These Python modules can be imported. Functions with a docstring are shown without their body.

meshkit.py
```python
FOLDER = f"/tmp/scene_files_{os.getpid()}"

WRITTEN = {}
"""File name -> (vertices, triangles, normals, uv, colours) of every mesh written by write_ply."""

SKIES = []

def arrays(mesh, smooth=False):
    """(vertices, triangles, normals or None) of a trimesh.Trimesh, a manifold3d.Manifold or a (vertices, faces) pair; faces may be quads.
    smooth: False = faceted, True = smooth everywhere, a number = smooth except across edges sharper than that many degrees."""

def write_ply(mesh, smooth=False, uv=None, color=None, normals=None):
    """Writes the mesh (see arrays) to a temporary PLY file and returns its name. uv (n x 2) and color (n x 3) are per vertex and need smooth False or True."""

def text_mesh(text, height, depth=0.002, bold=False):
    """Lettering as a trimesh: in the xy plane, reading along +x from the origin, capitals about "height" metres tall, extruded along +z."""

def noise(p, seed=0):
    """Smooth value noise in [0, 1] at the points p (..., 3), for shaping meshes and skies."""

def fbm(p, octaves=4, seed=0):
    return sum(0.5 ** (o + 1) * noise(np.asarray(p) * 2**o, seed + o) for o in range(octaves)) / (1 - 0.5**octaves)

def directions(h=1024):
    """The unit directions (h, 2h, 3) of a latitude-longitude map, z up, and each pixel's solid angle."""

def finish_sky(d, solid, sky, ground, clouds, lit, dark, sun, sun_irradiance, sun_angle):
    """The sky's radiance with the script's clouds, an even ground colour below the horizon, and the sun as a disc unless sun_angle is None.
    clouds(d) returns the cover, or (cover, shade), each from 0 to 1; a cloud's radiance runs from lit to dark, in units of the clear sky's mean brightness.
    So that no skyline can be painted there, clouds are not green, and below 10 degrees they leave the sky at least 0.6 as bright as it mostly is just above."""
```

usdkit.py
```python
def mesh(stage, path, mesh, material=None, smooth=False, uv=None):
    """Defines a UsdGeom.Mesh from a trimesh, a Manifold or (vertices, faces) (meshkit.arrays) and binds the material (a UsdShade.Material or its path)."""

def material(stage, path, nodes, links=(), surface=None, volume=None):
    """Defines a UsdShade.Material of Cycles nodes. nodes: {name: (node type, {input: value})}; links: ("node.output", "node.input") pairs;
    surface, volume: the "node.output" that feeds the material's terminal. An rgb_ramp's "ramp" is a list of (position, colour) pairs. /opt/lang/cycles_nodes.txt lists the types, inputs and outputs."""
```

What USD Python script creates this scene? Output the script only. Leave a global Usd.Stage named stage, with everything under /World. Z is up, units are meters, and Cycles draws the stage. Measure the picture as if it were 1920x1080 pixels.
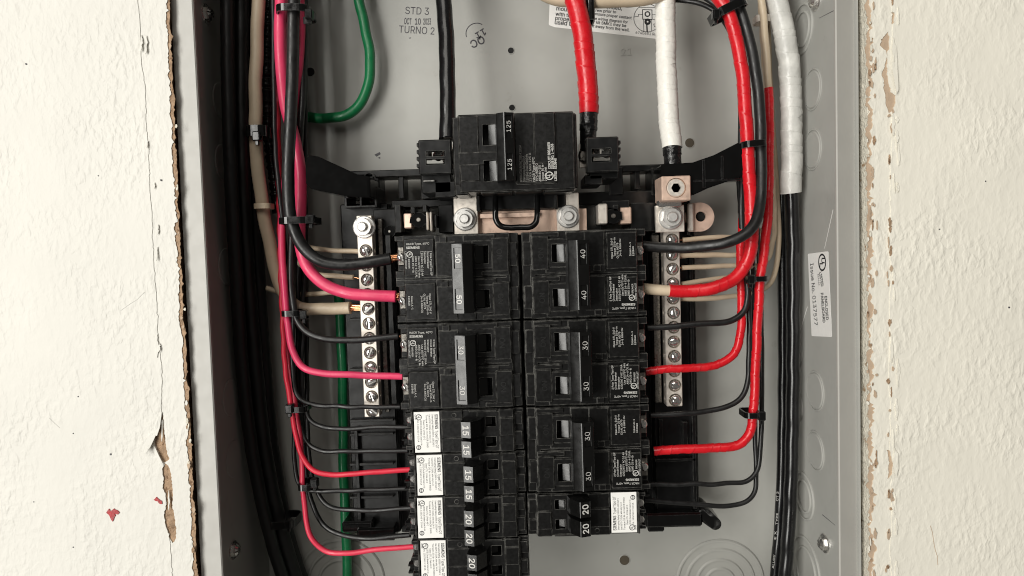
import math, random, re
import numpy as np, trimesh, manifold3d as m3
from scipy.interpolate import PchipInterpolator
from shapely.geometry import Polygon, Point, LineString
from shapely.ops import unary_union
from shapely import affinity
import usdkit, meshkit
from pxr import Usd, UsdGeom, UsdLux, UsdShade, Gf, Sdf
random.seed(7); rng = np.random.default_rng(7)
stage = Usd.Stage.CreateInMemory()
UsdGeom.SetStageUpAxis(stage, 'Z'); UsdGeom.SetStageMetersPerUnit(stage, 1.0)
W = UsdGeom.Xform.Define(stage, '/World'); stage.SetDefaultPrim(W.GetPrim())

# ---------------------------------------------------------------- camera (millimetres here, metres in the stage)
CAM = np.array([-0.67, -366.26, -13.36]); PITCH, YAW, ROLL = map(math.radians, (-2.78, -0.665, -1.751)); F = 1280.0
cp, sp, cy, sy, cr, sr = math.cos(PITCH), math.sin(PITCH), math.cos(YAW), math.sin(YAW), math.cos(ROLL), math.sin(ROLL)
FWD = np.array([sy*cp, cy*cp, sp]); r0 = np.array([cy, -sy, 0]); u0 = np.cross(r0, FWD)
RT, UP = r0*cr + u0*sr, -r0*sr + u0*cr
cam = UsdGeom.Camera.Define(stage, '/World/camera')
cam.CreateHorizontalApertureAttr(36.0); cam.CreateVerticalApertureAttr(20.25); cam.CreateFocalLengthAttr(24.0)
cam.CreateClippingRangeAttr(Gf.Vec2f(0.01, 20)); cam.CreateExposureAttr(0.46)
p = CAM*.001
cam.AddTransformOp().Set(Gf.Matrix4d(*RT, 0, *UP, 0, *(-FWD), 0, *p, 1))

# ---------------------------------------------------------------- light: a window on the left, a dim room
def rect_light(name, pos, to, w, h, power, color):
    l = UsdLux.RectLight.Define(stage, '/World/' + name); l.CreateWidthAttr(w); l.CreateHeightAttr(h)
    l.CreateIntensityAttr(power); l.CreateColorAttr(Gf.Vec3f(*color))
    z = np.array(pos, float) - np.array(to, float); z /= np.linalg.norm(z); x = np.cross([0, 0, 1.0], z); x /= np.linalg.norm(x); y = np.cross(z, x)
    l.AddTransformOp().Set(Gf.Matrix4d(*x, 0, *y, 0, *z, 0, *pos, 1))
rect_light('window_light', (-1.16, -1.60, 0.0), (0, 0, -0.03), 0.80, 1.95, 7.4, (1.0, 0.984, 0.932))
rect_light('room_light', (-0.30, -1.5, 1.20), (0, 0, 0), 1.2, 0.9, 2.6, (1.0, 0.96, 0.89))
usdkit.material(stage, '/World/Looks/room_air', {'b': ('background_shader', {'color': (1.0, 0.95, 0.88), 'strength': 0.055})}, surface='b.background')
dome = UsdLux.DomeLight.Define(stage, '/World/room_glow')
UsdShade.MaterialBindingAPI.Apply(dome.GetPrim()).Bind(UsdShade.Material.Get(stage, '/World/Looks/room_air'))

# ---------------------------------------------------------------- pixels to points
def ray(px, py):
    return (px-960)/F*RT - (py-540)/F*UP + FWD
def at(px, py, y):
    d = ray(px, py); return CAM + d*((y-CAM[1])/d[1])
def atx(px, py, x):
    d = ray(px, py); return CAM + d*((x-CAM[0])/d[0])
def sc(y): return (y-CAM[1])/F

# ---------------------------------------------------------------- materials
LK = {}
def look(name, base, rough=.45, metal=0.0, var=.12, vscale=90, bump=0.0, bscale=900, bdist=.0004, spec=.5, spots=None, coat=0, rvar=.12, edge=None, spots2=None):
    n = {'g': ('geometry', {}), 'n': ('noise_texture', {'scale': vscale, 'detail': 5, 'roughness': .6}),
         'r': ('rgb_ramp', {'ramp': [(0.3, tuple(c*(1-var) for c in base)), (0.7, tuple(min(1, c*(1+var)) for c in base))]}),
         'm': ('map_range', {'from_min': .3, 'from_max': .7, 'to_min': max(.03, rough-rvar), 'to_max': min(1, rough+rvar)}),
         'n2': ('noise_texture', {'scale': vscale*3.1, 'detail': 4}),
         'p': ('principled_bsdf', {'metallic': metal, 'specular_ior_level': spec, 'coat_weight': coat})}
    l = [('g.position', 'n.vector'), ('g.position', 'n2.vector'), ('n.fac', 'r.fac'), ('n2.fac', 'm.value'), ('m.result', 'p.roughness')]
    col = 'r.color'
    for i, sp_ in enumerate(x for x in (spots, spots2) if x):   # (colour, scale, threshold)
        c, sk, t = sp_; k = str(i)
        n['sn'+k] = ('noise_texture', {'scale': sk, 'detail': 6, 'roughness': .7}); n['sr'+k] = ('rgb_ramp', {'ramp': [(t, (0, 0, 0)), (min(1, t+.06), (1, 1, 1))]})
        n['sm'+k] = ('mix_color', {'b': c}); l += [('g.position', f'sn{k}.vector'), (f'sn{k}.fac', f'sr{k}.fac'), (f'sr{k}.color', f'sm{k}.fac'), (col, f'sm{k}.a')]; col = f'sm{k}.result'
    if edge:   # rubbed, greyed edges
        n['be'] = ('bevel', {'samples': 6, 'radius': .0005}); n['dt'] = ('vector_math', {'math_type': 'dot_product'}); n['en'] = ('noise_texture', {'scale': 260, 'detail': 3})
        n['ea'] = ('map_range', {'from_min': .992, 'from_max': .92, 'to_min': 0, 'to_max': 1, 'clamp': True}); n['eb'] = ('map_range', {'from_min': .36, 'from_max': .62, 'to_min': .1, 'to_max': 1, 'clamp': True})
        n['em'] = ('math', {'math_type': 'multiply'}); n['ec'] = ('mix_color', {'b': edge})
        l += [('be.bevel', 'dt.vector1'), ('g.true_normal', 'dt.vector2'), ('dt.value', 'ea.value'), ('g.position', 'en.vector'), ('en.fac', 'eb.value'), ('ea.result', 'em.value1'), ('eb.result', 'em.value2'), ('em.value', 'ec.fac'), (col, 'ec.a')]; col = 'ec.result'
    l.append((col, 'p.base_color'))
    if bump:
        n['bn'] = ('noise_texture', {'scale': bscale, 'detail': 4, 'roughness': .55}); n['b'] = ('bump', {'strength': bump, 'distance': bdist})
        l += [('g.position', 'bn.vector'), ('bn.fac', 'b.height'), ('b.normal', 'p.normal')]
    LK[name] = usdkit.material(stage, '/World/Looks/' + name, n, l, surface='p.BSDF')
look('black_plastic', (.0032, .0031, .003), .31, var=.25, vscale=160, bump=.12, bscale=2500, bdist=.0002, edge=(.20, .195, .18), rvar=.04)
look('black_plain', (.0044, .0042, .004), .4, var=.25, bump=.1, bscale=2500, bdist=.0002, rvar=.04)
look('arm_plastic', (.003, .003, .003), .13, var=.3, rvar=.03)
look('handle_plastic', (.0045, .0044, .0042), .26, var=.25, bump=.12, bscale=2500, bdist=.0002, rvar=.05)
look('base_plastic', (.0032, .0032, .0034), .31, var=.3, vscale=60, bump=.1, bscale=1200, bdist=.0002, edge=(.11, .108, .10), rvar=.04)
look('gloss_plastic', (.004, .004, .004), .12, var=.3, bump=.02, bscale=300, bdist=.0002, rvar=.04, edge=(.07, .07, .07))
look('black_insulation', (.0105, .0103, .0105), .40, var=.3, bump=.15, bscale=700, bdist=.0003, spots=((.03, .029, .027), 180, .66))
look('black_jacket', (.006, .006, .006), .45, var=.3, bump=.2, bscale=500, bdist=.0003)
look('gloss_jacket', (.006, .006, .0065), .22, var=.3, bump=.06, bscale=200, bdist=.0003, rvar=.05)
look('black_tape', (.007, .007, .0075), .2, var=.3, bump=.8, bscale=260, bdist=.0012)
look('coral_insulation', (.70, .04, .085), .40, var=.10, vscale=60, bump=.18, bscale=500, bdist=.0004)
look('pink_insulation', (.72, .05, .135), .40, var=.10, vscale=60, bump=.18, bscale=500, bdist=.0004, spots=((.50, .05, .11), 160, .64))
look('red_insulation', (.66, .022, .05), .38, var=.10, vscale=60, bump=.18, bscale=800, bdist=.0003)
look('red_tape', (.58, .009, .016), .30, var=.10, vscale=120, bump=.30, bscale=420, bdist=.0004)
look('green_insulation', (.008, .175, .06), .35, var=.1, bump=.1, bscale=500, bdist=.0003)
look('beige_insulation', (.56, .455, .325), .45, var=.08, bump=.15, bscale=600, bdist=.0003, spots=((.46, .36, .25), 260, .66))
look('white_tape', (.76, .74, .69), .33, var=.05, vscale=150, bump=.45, bscale=420, bdist=.0006)
look('grey_tape', (.54, .535, .505), .33, var=.22, vscale=70, bump=.45, bscale=420, bdist=.0006)
look('grey_paint', (.375, .373, .348), .38, var=.05, vscale=22, bump=.12, bscale=1100, bdist=.0003, rvar=.08, spots=((.335, .328, .30), 48, .66), spots2=((.21, .195, .17), 520, .74))
look('lip_paint', (.39, .38, .352), .42, var=.04, vscale=40, bump=.10, bscale=1100, bdist=.0003, rvar=.05)
look('copper', (.82, .60, .48), .46, .62, var=.05, vscale=120, bump=.05, bscale=900, bdist=.0002)
look('strand_copper', (.85, .42, .22), .28, 1, var=.12, vscale=400)
look('tin_metal', (.80, .735, .66), .44, .6, var=.05, vscale=150, bump=.05, bscale=1200, bdist=.0002)
look('zinc_steel', (.84, .82, .79), .22, .95, var=.03, vscale=250, rvar=.05)
look('bright_steel', (.84, .82, .79), .38, .72, var=.03, vscale=250, rvar=.04)
look('dark_steel', (.32, .30, .27), .34, 1, var=.2, vscale=250)
look('white_paper', (.84, .83, .80), .5, var=.03, vscale=120)
look('label_paper', (.86, .85, .82), .42, var=.03, vscale=200)
look('white_ink', (.60, .59, .56), .5, var=.12, vscale=900)
look('faded_ink', (.30, .29, .27), .5, var=.35, vscale=900)
look('black_ink', (.012, .012, .014), .5, var=.2, vscale=900)
look('stamp_ink', (.045, .042, .05), .5, var=.5, vscale=700)
look('brown_paper', (.36, .24, .15), .85, var=.3, vscale=260, bump=.8, bscale=900, bdist=.001, spots=((.17, .095, .05), 330, .55))
look('tan_paper', (.46, .345, .245), .85, var=.1, vscale=160, bump=.3, bscale=900, bdist=.0005)
look('gypsum', (.72, .68, .58), .9, var=.15, vscale=260, bump=.9, bscale=700, bdist=.0012, spots=((.36, .24, .14), 150, .60))
look('red_paint', (.34, .012, .015), .5, var=.3, vscale=500)
look('pink_plastic', (.55, .50, .44), .5, var=.1)
look('dark_red', (.06, .006, .008), .5, var=.3)
look('dark_hole', (.004, .004, .004), .8)
look('beige_hole', (.075, .06, .04), .7, var=.2)
def plaster(name, base):   # rolled paint: orange peel, drips and fine grime
    n = {'g': ('geometry', {}), 'mp': ('mapping', {'mapping_type': 'point', 'scale': (1, 1, .62)}),
         'a': ('noise_texture', {'scale': 300, 'detail': 2.5, 'roughness': .45, 'distortion': .2}), 'b': ('noise_texture', {'scale': 640, 'detail': 3}),
         'c': ('noise_texture', {'scale': 14, 'detail': 6, 'roughness': .6}),
         'ra': ('rgb_ramp', {'ramp': [(.42, (0, 0, 0)), (.72, (1, 1, 1))]}),
         'mx': ('math', {'math_type': 'multiply_add', 'value2': .20}), 'q': ('noise_texture', {'scale': 26, 'detail': 3}), 'qr': ('map_range', {'from_min': .35, 'from_max': .65, 'to_min': .15, 'to_max': 1.0, 'clamp': True}), 'qm': ('math', {'math_type': 'multiply'}), 'q2': ('noise_texture', {'scale': 60, 'detail': 2}), 'q3': ('math', {'math_type': 'multiply_add', 'value2': .9}),
         'bp': ('bump', {'strength': .48, 'distance': .0009}),
         'rc': ('rgb_ramp', {'ramp': [(.3, tuple(x*.93 for x in base)), (.7, base)]}),
         'd': ('noise_texture', {'scale': 120, 'detail': 8, 'roughness': .75}), 'rd': ('rgb_ramp', {'ramp': [(.70, (0, 0, 0)), (.80, (.55, .55, .55))]}),
         'mc': ('mix_color', {'b': (.40, .35, .28)}), 'p': ('principled_bsdf', {'roughness': .55, 'specular_ior_level': .35})}
    l = [('g.position', 'mp.vector'), ('mp.vector', 'a.vector'), ('mp.vector', 'b.vector'), ('g.position', 'c.vector'), ('g.position', 'd.vector'),
         ('a.fac', 'ra.fac'), ('b.fac', 'mx.value1'), ('ra.color', 'mx.value3'), ('g.position', 'q.vector'), ('q.fac', 'qr.value'), ('mx.value', 'qm.value1'), ('qr.result', 'qm.value2'), ('mp.vector', 'q2.vector'), ('q2.fac', 'q3.value1'), ('qm.value', 'q3.value3'), ('q3.value', 'bp.height'), ('bp.normal', 'p.normal'),
         ('c.fac', 'rc.fac'), ('d.fac', 'rd.fac'), ('rd.color', 'mc.fac'), ('rc.color', 'mc.a'), ('mc.result', 'p.base_color')]
    LK[name] = usdkit.material(stage, '/World/Looks/' + name, n, l, surface='p.BSDF')
plaster('wall_paint', (.70, .682, .63)); plaster('wall_paint_right', (.78, .748, .66))

# ---------------------------------------------------------------- prims
used = {}
def numbered(parent, name):
    k = (parent, name); used[k] = used.get(k, -1) + 1
    return f'{parent}/{name}' + (f'_{used[k]:03d}' if used[k] else '')
ORI = {}
def tag(prim, label=None, cat=None, group=None, kind=None):
    for k, v in (('label', label), ('category', cat), ('group', group), ('kind', kind)):
        if v: prim.SetCustomDataByKey(k, v)
def thing(name, label=None, cat=None, loc=(0, 0, 0), rot=None, group=None, kind=None):
    """Xform; children meshes are given in world mm (rot None) or in the thing's own frame (rot = 3 columns a, b, c)."""
    path = numbered('/World', name); x = UsdGeom.Xform.Define(stage, path); loc = np.asarray(loc, float)
    R = np.eye(3) if rot is None else np.asarray(rot, float)
    x.AddTransformOp().Set(Gf.Matrix4d(*R[0], 0, *R[1], 0, *R[2], 0, *(loc*.001), 1))
    ORI[path] = loc if rot is None else np.zeros(3); tag(x.GetPrim(), label, cat, group, kind); return path
def obj(name, mesh, mat, parent='/World', smooth=32, label=None, cat=None, group=None, kind=None):
    path = numbered(parent, name)
    if hasattr(mesh, 'to_mesh'):
        q = mesh.to_mesh(); mesh = trimesh.Trimesh(q.vert_properties[:, :3], q.tri_verts, process=False)
    root = '/'.join(path.split('/')[:3]); o = ORI.get(root, np.zeros(3))
    if parent == '/World':
        o = mesh.vertices.mean(0); ORI[path] = o
    mm = trimesh.Trimesh((mesh.vertices - o)*.001, mesh.faces, process=False)
    g = usdkit.mesh(stage, path, mm, LK[mat], smooth=smooth)
    if parent == '/World': g.AddTranslateOp().Set(Gf.Vec3d(*(o*.001)))
    tag(g.GetPrim(), label, cat, group, kind); return path
def clone(src, label, loc, rot):
    name = re.sub(r'_\d{3}$', '', src.split('/')[-1]); path = numbered('/World', name); x = UsdGeom.Xform.Define(stage, path)
    s = stage.GetPrimAtPath(src); was = s.GetCustomData()
    x.GetPrim().GetReferences().AddInternalReference(src); R = np.asarray(rot, float)
    x.ClearXformOpOrder(); op = UsdGeom.Xformable(x).MakeMatrixXform(); op.Set(Gf.Matrix4d(*R[0], 0, *R[1], 0, *R[2], 0, *(np.asarray(loc)*.001), 1))
    x.GetPrim().SetInstanceable(True); tag(x.GetPrim(), label, was['category'], was.get('group')); return path

# ---------------------------------------------------------------- shapes
def cb(x0, x1, y0, y1, z0, z1, c=.4):
    x0, x1 = sorted((x0, x1)); y0, y1 = sorted((y0, y1)); z0, z1 = sorted((z0, z1)); c = min(c, (x1-x0)/2.2, (y1-y0)/2.2, (z1-z0)/2.2)
    P = []
    for X, dx in ((x0, c), (x1, -c)):
        for Y, dy in ((y0, c), (y1, -c)):
            for Z, dz in ((z0, c), (z1, -c)): P += [(X+dx, Y+dy, Z), (X+dx, Y, Z+dz), (X, Y+dy, Z+dz)]
    return m3.Manifold.hull_points(np.array(P))
def mani(v, f): return m3.Manifold(m3.Mesh(np.ascontiguousarray(v, np.float32), np.ascontiguousarray(f, np.uint32)))
def union(l): return m3.Manifold.batch_boolean(l, m3.OpType.Add)
def pb(px0, py0, px1, py1, yf, yb, c=.5):
    """axis-aligned box whose FRONT face covers that pixel rectangle at depth yf and which goes back to yb"""
    C = at((px0+px1)/2, (py0+py1)/2, yf); s = sc(yf); w, h = abs(px1-px0)*s/2, abs(py1-py0)*s/2
    return cb(C[0]-w, C[0]+w, yf, yb, C[2]-h, C[2]+h, c)
def frame(axis):
    c = np.asarray(axis, float); c /= np.linalg.norm(c); a = np.cross([0, 0, 1.0] if abs(c[2]) < .9 else [1.0, 0, 0], c); a /= np.linalg.norm(a)
    return np.array([a, np.cross(c, a), c])           # rows a, b, c
def place(mesh, R, loc):
    if hasattr(mesh, 'to_mesh'):
        q = mesh.to_mesh(); mesh = trimesh.Trimesh(q.vert_properties[:, :3], q.tri_verts, process=False)
    return trimesh.Trimesh(mesh.vertices @ np.asarray(R) + np.asarray(loc), mesh.faces, process=False)
def disc(r, h, n=28, ch=.25, z0=0):
    c = m3.Manifold.cylinder(h-ch, r, r, n).translate((0, 0, z0)); return c + m3.Manifold.cylinder(ch, r, r-ch, n).translate((0, 0, z0+h-ch))
def cone(*rz, n=40):
    out = []
    for (r0, z0), (r1, z1) in zip(rz, rz[1:]): out.append(m3.Manifold.cylinder(z1-z0, r0, r1, n).translate((0, 0, z0)))
    return union(out)
def washer(r): return cone((r, 0), (r, .7), (r*.92, 1.25))
def hexnut(r, h, rot): return ((m3.Manifold.cylinder(h, r, r, 6)) ^ cone((r*1.02, 0), (r*1.02, h*.72), (r*.885, h))).rotate((0, 0, rot)) - m3.Manifold.cylinder(h, r*.54, r*.6, 24).translate((0, 0, h*.7))
def studend(r, h): return cone((r, 0), (r, h*.8), (r*.84, h), n=28)
def ring(r1, r0, h, n=40, ch=.2): return disc(r1, h, n, ch) - m3.Manifold.cylinder(h*3, r0, r0, n).translate((0, 0, -h))
def prism(poly, d0, d1):
    """shapely polygon in (x, z) world mm to a plate between depths d0 (front) and d1 (back)"""
    out = []
    for g in getattr(poly, 'geoms', [poly]):
        if g.is_empty or g.area < .01: continue
        t = trimesh.creation.extrude_polygon(g, d1-d0, engine='earcut'); v = t.vertices
        out.append(trimesh.Trimesh(np.c_[v[:, 0], d0+v[:, 2], v[:, 1]], t.faces[:, ::-1], process=False))
    return trimesh.util.concatenate(out)
def pxpoly(pts, y): return Polygon([(q[0], q[2]) for q in (at(a, b, y) for a, b in pts)])
def spline(pts, step=.8):
    pts = np.asarray(pts, float); n = len(pts)
    d = np.r_[0, np.cumsum(np.linalg.norm(np.diff(pts, axis=0), axis=1)**.5)]
    m = np.zeros_like(pts)                            # Catmull-Rom, centripetal
    for i in range(n):
        a, b = max(i-1, 0), min(i+1, n-1); m[i] = (pts[b]-pts[a])/(d[b]-d[a])
        if 0 < i < n-1:
            m[i] = ((pts[i]-pts[i-1])/(d[i]-d[i-1])*(d[i+1]-d[i]) + (pts[i+1]-pts[i])/(d[i+1]-d[i])*(d[i]-d[i-1]))/(d[i+1]-d[i-1])
    out = []
    for i in range(n-1):
        L = d[i+1]-d[i]; k = max(2, int(np.linalg.norm(pts[i+1]-pts[i])/step)); t = np.linspace(0, 1, k, endpoint=False)[:, None]
        out.append((2*t**3-3*t**2+1)*pts[i] + (t**3-2*t**2+t)*L*m[i] + (-2*t**3+3*t**2)*pts[i+1] + (t**3-t**2)*L*m[i+1])
    return np.vstack(out + [pts[-1:]])
def tube(c, r, n=18, helix=None, flat=None):
    """c: dense centre line; r: radius or radii; helix: (pitch mm, step) lapped tape"""
    c = np.asarray(c, float); t = np.gradient(c, axis=0); t /= np.linalg.norm(t, axis=1)[:, None]
    a = np.cross(t[0], [0, 1.0, 0]); a = a if np.linalg.norm(a) > .1 else np.cross(t[0], [1.0, 0, 0]); a /= np.linalg.norm(a); A = [a]
    for i in range(1, len(c)):
        a = A[-1] - t[i]*(A[-1] @ t[i]); A.append(a/np.linalg.norm(a))
    A = np.array(A); B = np.cross(t, A); th = np.linspace(0, 2*np.pi, n, endpoint=False)
    R = np.broadcast_to(np.asarray(r, float), (len(c),))[:, None]*np.ones(n)
    if helix:
        s = np.r_[0, np.cumsum(np.linalg.norm(np.diff(c, axis=0), axis=1))]
        k = s/helix[0]; ph = (k + .35*np.sin(k*1.7) + .2*np.sin(k*4.1+1))[:, None] + th/(2*np.pi)
        R = R + helix[1]*(1-(ph % 1.0))**1.5
    v = c[:, None] + R[..., None]*(np.cos(th)[None, :, None]*A[:, None] + np.sin(th)[None, :, None]*B[:, None])
    N = len(c); f = []
    i, j = np.meshgrid(np.arange(N-1), np.arange(n), indexing='ij'); j2 = (j+1) % n
    q = np.stack([i*n+j, i*n+j2, (i+1)*n+j2, (i+1)*n+j], -1).reshape(-1, 4)
    f = np.vstack([q[:, [0, 1, 2]], q[:, [0, 2, 3]]])
    V = np.vstack([v.reshape(-1, 3), c[:1], c[-1:]]); k = np.arange(n); k2 = (k+1) % n
    f = np.vstack([f, np.c_[np.full(n, N*n), k2, k], np.c_[np.full(n, N*n+1), (N-1)*n+k, (N-1)*n+k2]])
    m = trimesh.Trimesh(V, f, process=False)
    if m.volume < 0: m.invert()
    return m
def pxline(pts, step=.8, wob=0):
    c = spline([at(*q) for q in pts], step)
    if wob:
        u = np.linspace(0, 1, len(c)); L = len(c)*step; e = np.minimum(1, np.minimum(u, 1-u)*12)[:, None]
        for k in range(3):
            lam = rng.uniform(14, 46); c = c + e*wob*.5*np.sin(2*np.pi*u*L/lam + rng.uniform(0, 6.3))[:, None]*rng.normal(0, 1, 3)
    return c
TXT = {}
def tmesh(s, h, bold=False, depth=.06):
    k = (s, bold)
    if k not in TXT: TXT[k] = meshkit.text_mesh(s, 1.0, .06, bold)
    m = TXT[k].copy(); m.vertices = m.vertices*[h, h, depth/.06]; return m
def ring2(r1, r0, cx, cy, depth=.06, n=28, sx=1):
    g = affinity.scale(Point(cx, cy).buffer(r1, n) - Point(cx, cy).buffer(r0, n), sx, 1, origin=(cx, cy)); return trimesh.creation.extrude_polygon(g, depth, engine='earcut')
def listed_mark(r):   # ring with the two letters
    u = tmesh('U', r*.75, True); u.apply_translation((-r*.62, -r*.12, 0)); l = tmesh('L', r*.75, True); l.apply_translation((0, -r*.62, 0))
    return trimesh.util.concatenate([ring2(r, r*.8, 0, 0), u, l])
def orient(m, origin, a, c):
    a = np.asarray(a, float); a /= np.linalg.norm(a); c = np.asarray(c, float); b = np.cross(c, a); return place(m, np.array([a, b, c]), origin)
def back_text(s, pa, pb_, y, bold=False, fit=True, h=None):
    A, B = at(*pa, y), at(*pb_, y); d = B-A; L = np.linalg.norm(d); m = tmesh(s, 1.0, bold); w = m.vertices[:, 0].max()
    hh = L/w; m.vertices = m.vertices*[hh, (h if h else hh), 1]; return orient(m, A, d, (0, -1, 0))

# ================================================================ the wall round the box
YW = -3.0
def jag(pts, amp, n=7, seed=0):
    """pixel polyline with torn in-between points: a slow wander plus small teeth"""
    r = random.Random(seed); out = []; k1 = [(r.uniform(25, 160), r.uniform(0, 6.3)) for _ in range(5)]
    for (x0, y0), (x1, y1) in zip(pts, pts[1:]):
        k = max(2, int(abs(y1-y0)/n))
        for i in range(k):
            t = i/k; y = y0+(y1-y0)*t; w = sum(math.sin(y/a*6.28+b) for a, b in k1)/2.2
            out.append((x0+(x1-x0)*t + amp*(.8*w + r.gauss(0, .38) + (1.6 if r.random() < .05 else 0)), y + r.uniform(-n*.3, n*.3)))
    return out + [pts[-1]]
def rough(pts, amp=.9):
    r = random.Random(int(sum(p[0]*3+p[1] for p in pts))); out = []
    for (x0, y0), (x1, y1) in zip(pts, pts[1:] + pts[:1]):
        k = max(2, int(math.hypot(x1-x0, y1-y0)/3)); out += [(x0+(x1-x0)*i/k + r.gauss(0, amp*.7), y0+(y1-y0)*i/k + r.gauss(0, amp*.7)) for i in range(k)]
    return out
wall = thing('wall', kind='structure')
def wallside(edge, seam, outer, holes, strip_hole, mat, seed, tear, gyp):
    e_sub = jag(edge, 1.0, 6, seed); e_paint = jag([(x + tear, y) for x, y in edge], abs(tear)*.32, 4, seed+1); s_line = jag(seam, 1.1, 6, seed+2)
    sh = -1 if tear < 0 else 1; obj('board', prism(pxpoly([(x + sh*9, y) for x, y in e_sub] + outer, YW), YW+.5, 100), gyp, wall)
    H = [pxpoly(rough(h), YW).buffer(0) for h in holes]
    obj('paper_layer', prism(pxpoly(jag([(x+tear*(.12 if tear < 0 else .5), y) for x, y in edge], abs(tear)*.22, 4, seed+5) + outer, YW), YW+.12, YW+.5), 'brown_paper' if tear < 0 else 'tan_paper', wall)
    strip = pxpoly(e_paint + outer, YW); top = pxpoly(s_line + outer, YW)
    for h in H: strip = strip.difference(h)
    for h in H: top = top.difference(h)
    obj('paint_layer', prism(strip.buffer(0), YW-.35, YW+.12), mat, wall)
    obj('paint_skin', prism(top.buffer(0), YW-.68, YW-.35), mat, wall)
OL = [(-500, 1700), (-500, -700)]; OR = [(2450, 1700), (2450, -700)]
holeL = [(316, 872), (321, 885), (323, 905), (325, 925), (324, 950), (329, 975), (331, 1000), (330, 1012), (323, 1018), (318, 1005), (312, 985), (308, 965), (313, 945), (311, 925), (306, 915), (308, 895), (305, 880), (309, 868)]
tearL = [(300, 792), (306, 775), (308, 800), (312, 840), (318, 862), (308, 868), (298, 850), (290, 830), (291, 812)]
wallside([(293, -700), (318, 0), (330, 270), (342, 540), (358, 810), (371, 1080), (400, 1700)], [(240, -700), (260, 0), (266, 110), (273, 170), (275, 220), (281, 330), (290, 500), (296, 600), (303, 690), (305, 760), (303, 800), (306, 850), (312, 930), (318, 1010), (325, 1080), (345, 1700)], OL, [holeL, tearL], None, 'wall_paint', 3, -7, 'brown_paper')
hr1 = [(1660, 65), (1665, 60), (1667, 75), (1666, 92), (1663, 100), (1663, 125), (1665, 150), (1670, 172), (1678, 180), (1678, 196), (1673, 208), (1666, 212), (1660, 196), (1659, 178), (1656, 165), (1657, 150), (1652, 141), (1657, 128), (1662, 110), (1662, 95), (1655, 92), (1650, 85), (1652, 74)]
hr2 = [(1672, 22), (1677, 25), (1676, 42), (1671, 46)]
hr3 = [(1666, 412), (1673, 414), (1672, 426), (1666, 424)]
hr4 = [(1663, 842), (1669, 845), (1674, 872), (1672, 890), (1664, 898), (1666, 870)]
wallside([(1618, -700), (1619, 0), (1620, 270), (1621, 540), (1622, 810), (1624, 1080), (1632, 1700)], [(1668, -700), (1671, 0), (1673, 90), (1679, 175), (1672, 215), (1669, 330), (1667, 420), (1668, 540), (1668, 640), (1666, 720), (1670, 800), (1667, 870), (1672, 960), (1668, 1030), (1672, 1080), (1680, 1700)], OR, [hr1, hr2, hr3, hr4], None, 'wall_paint_right', 11, 13, 'gypsum')
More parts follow.
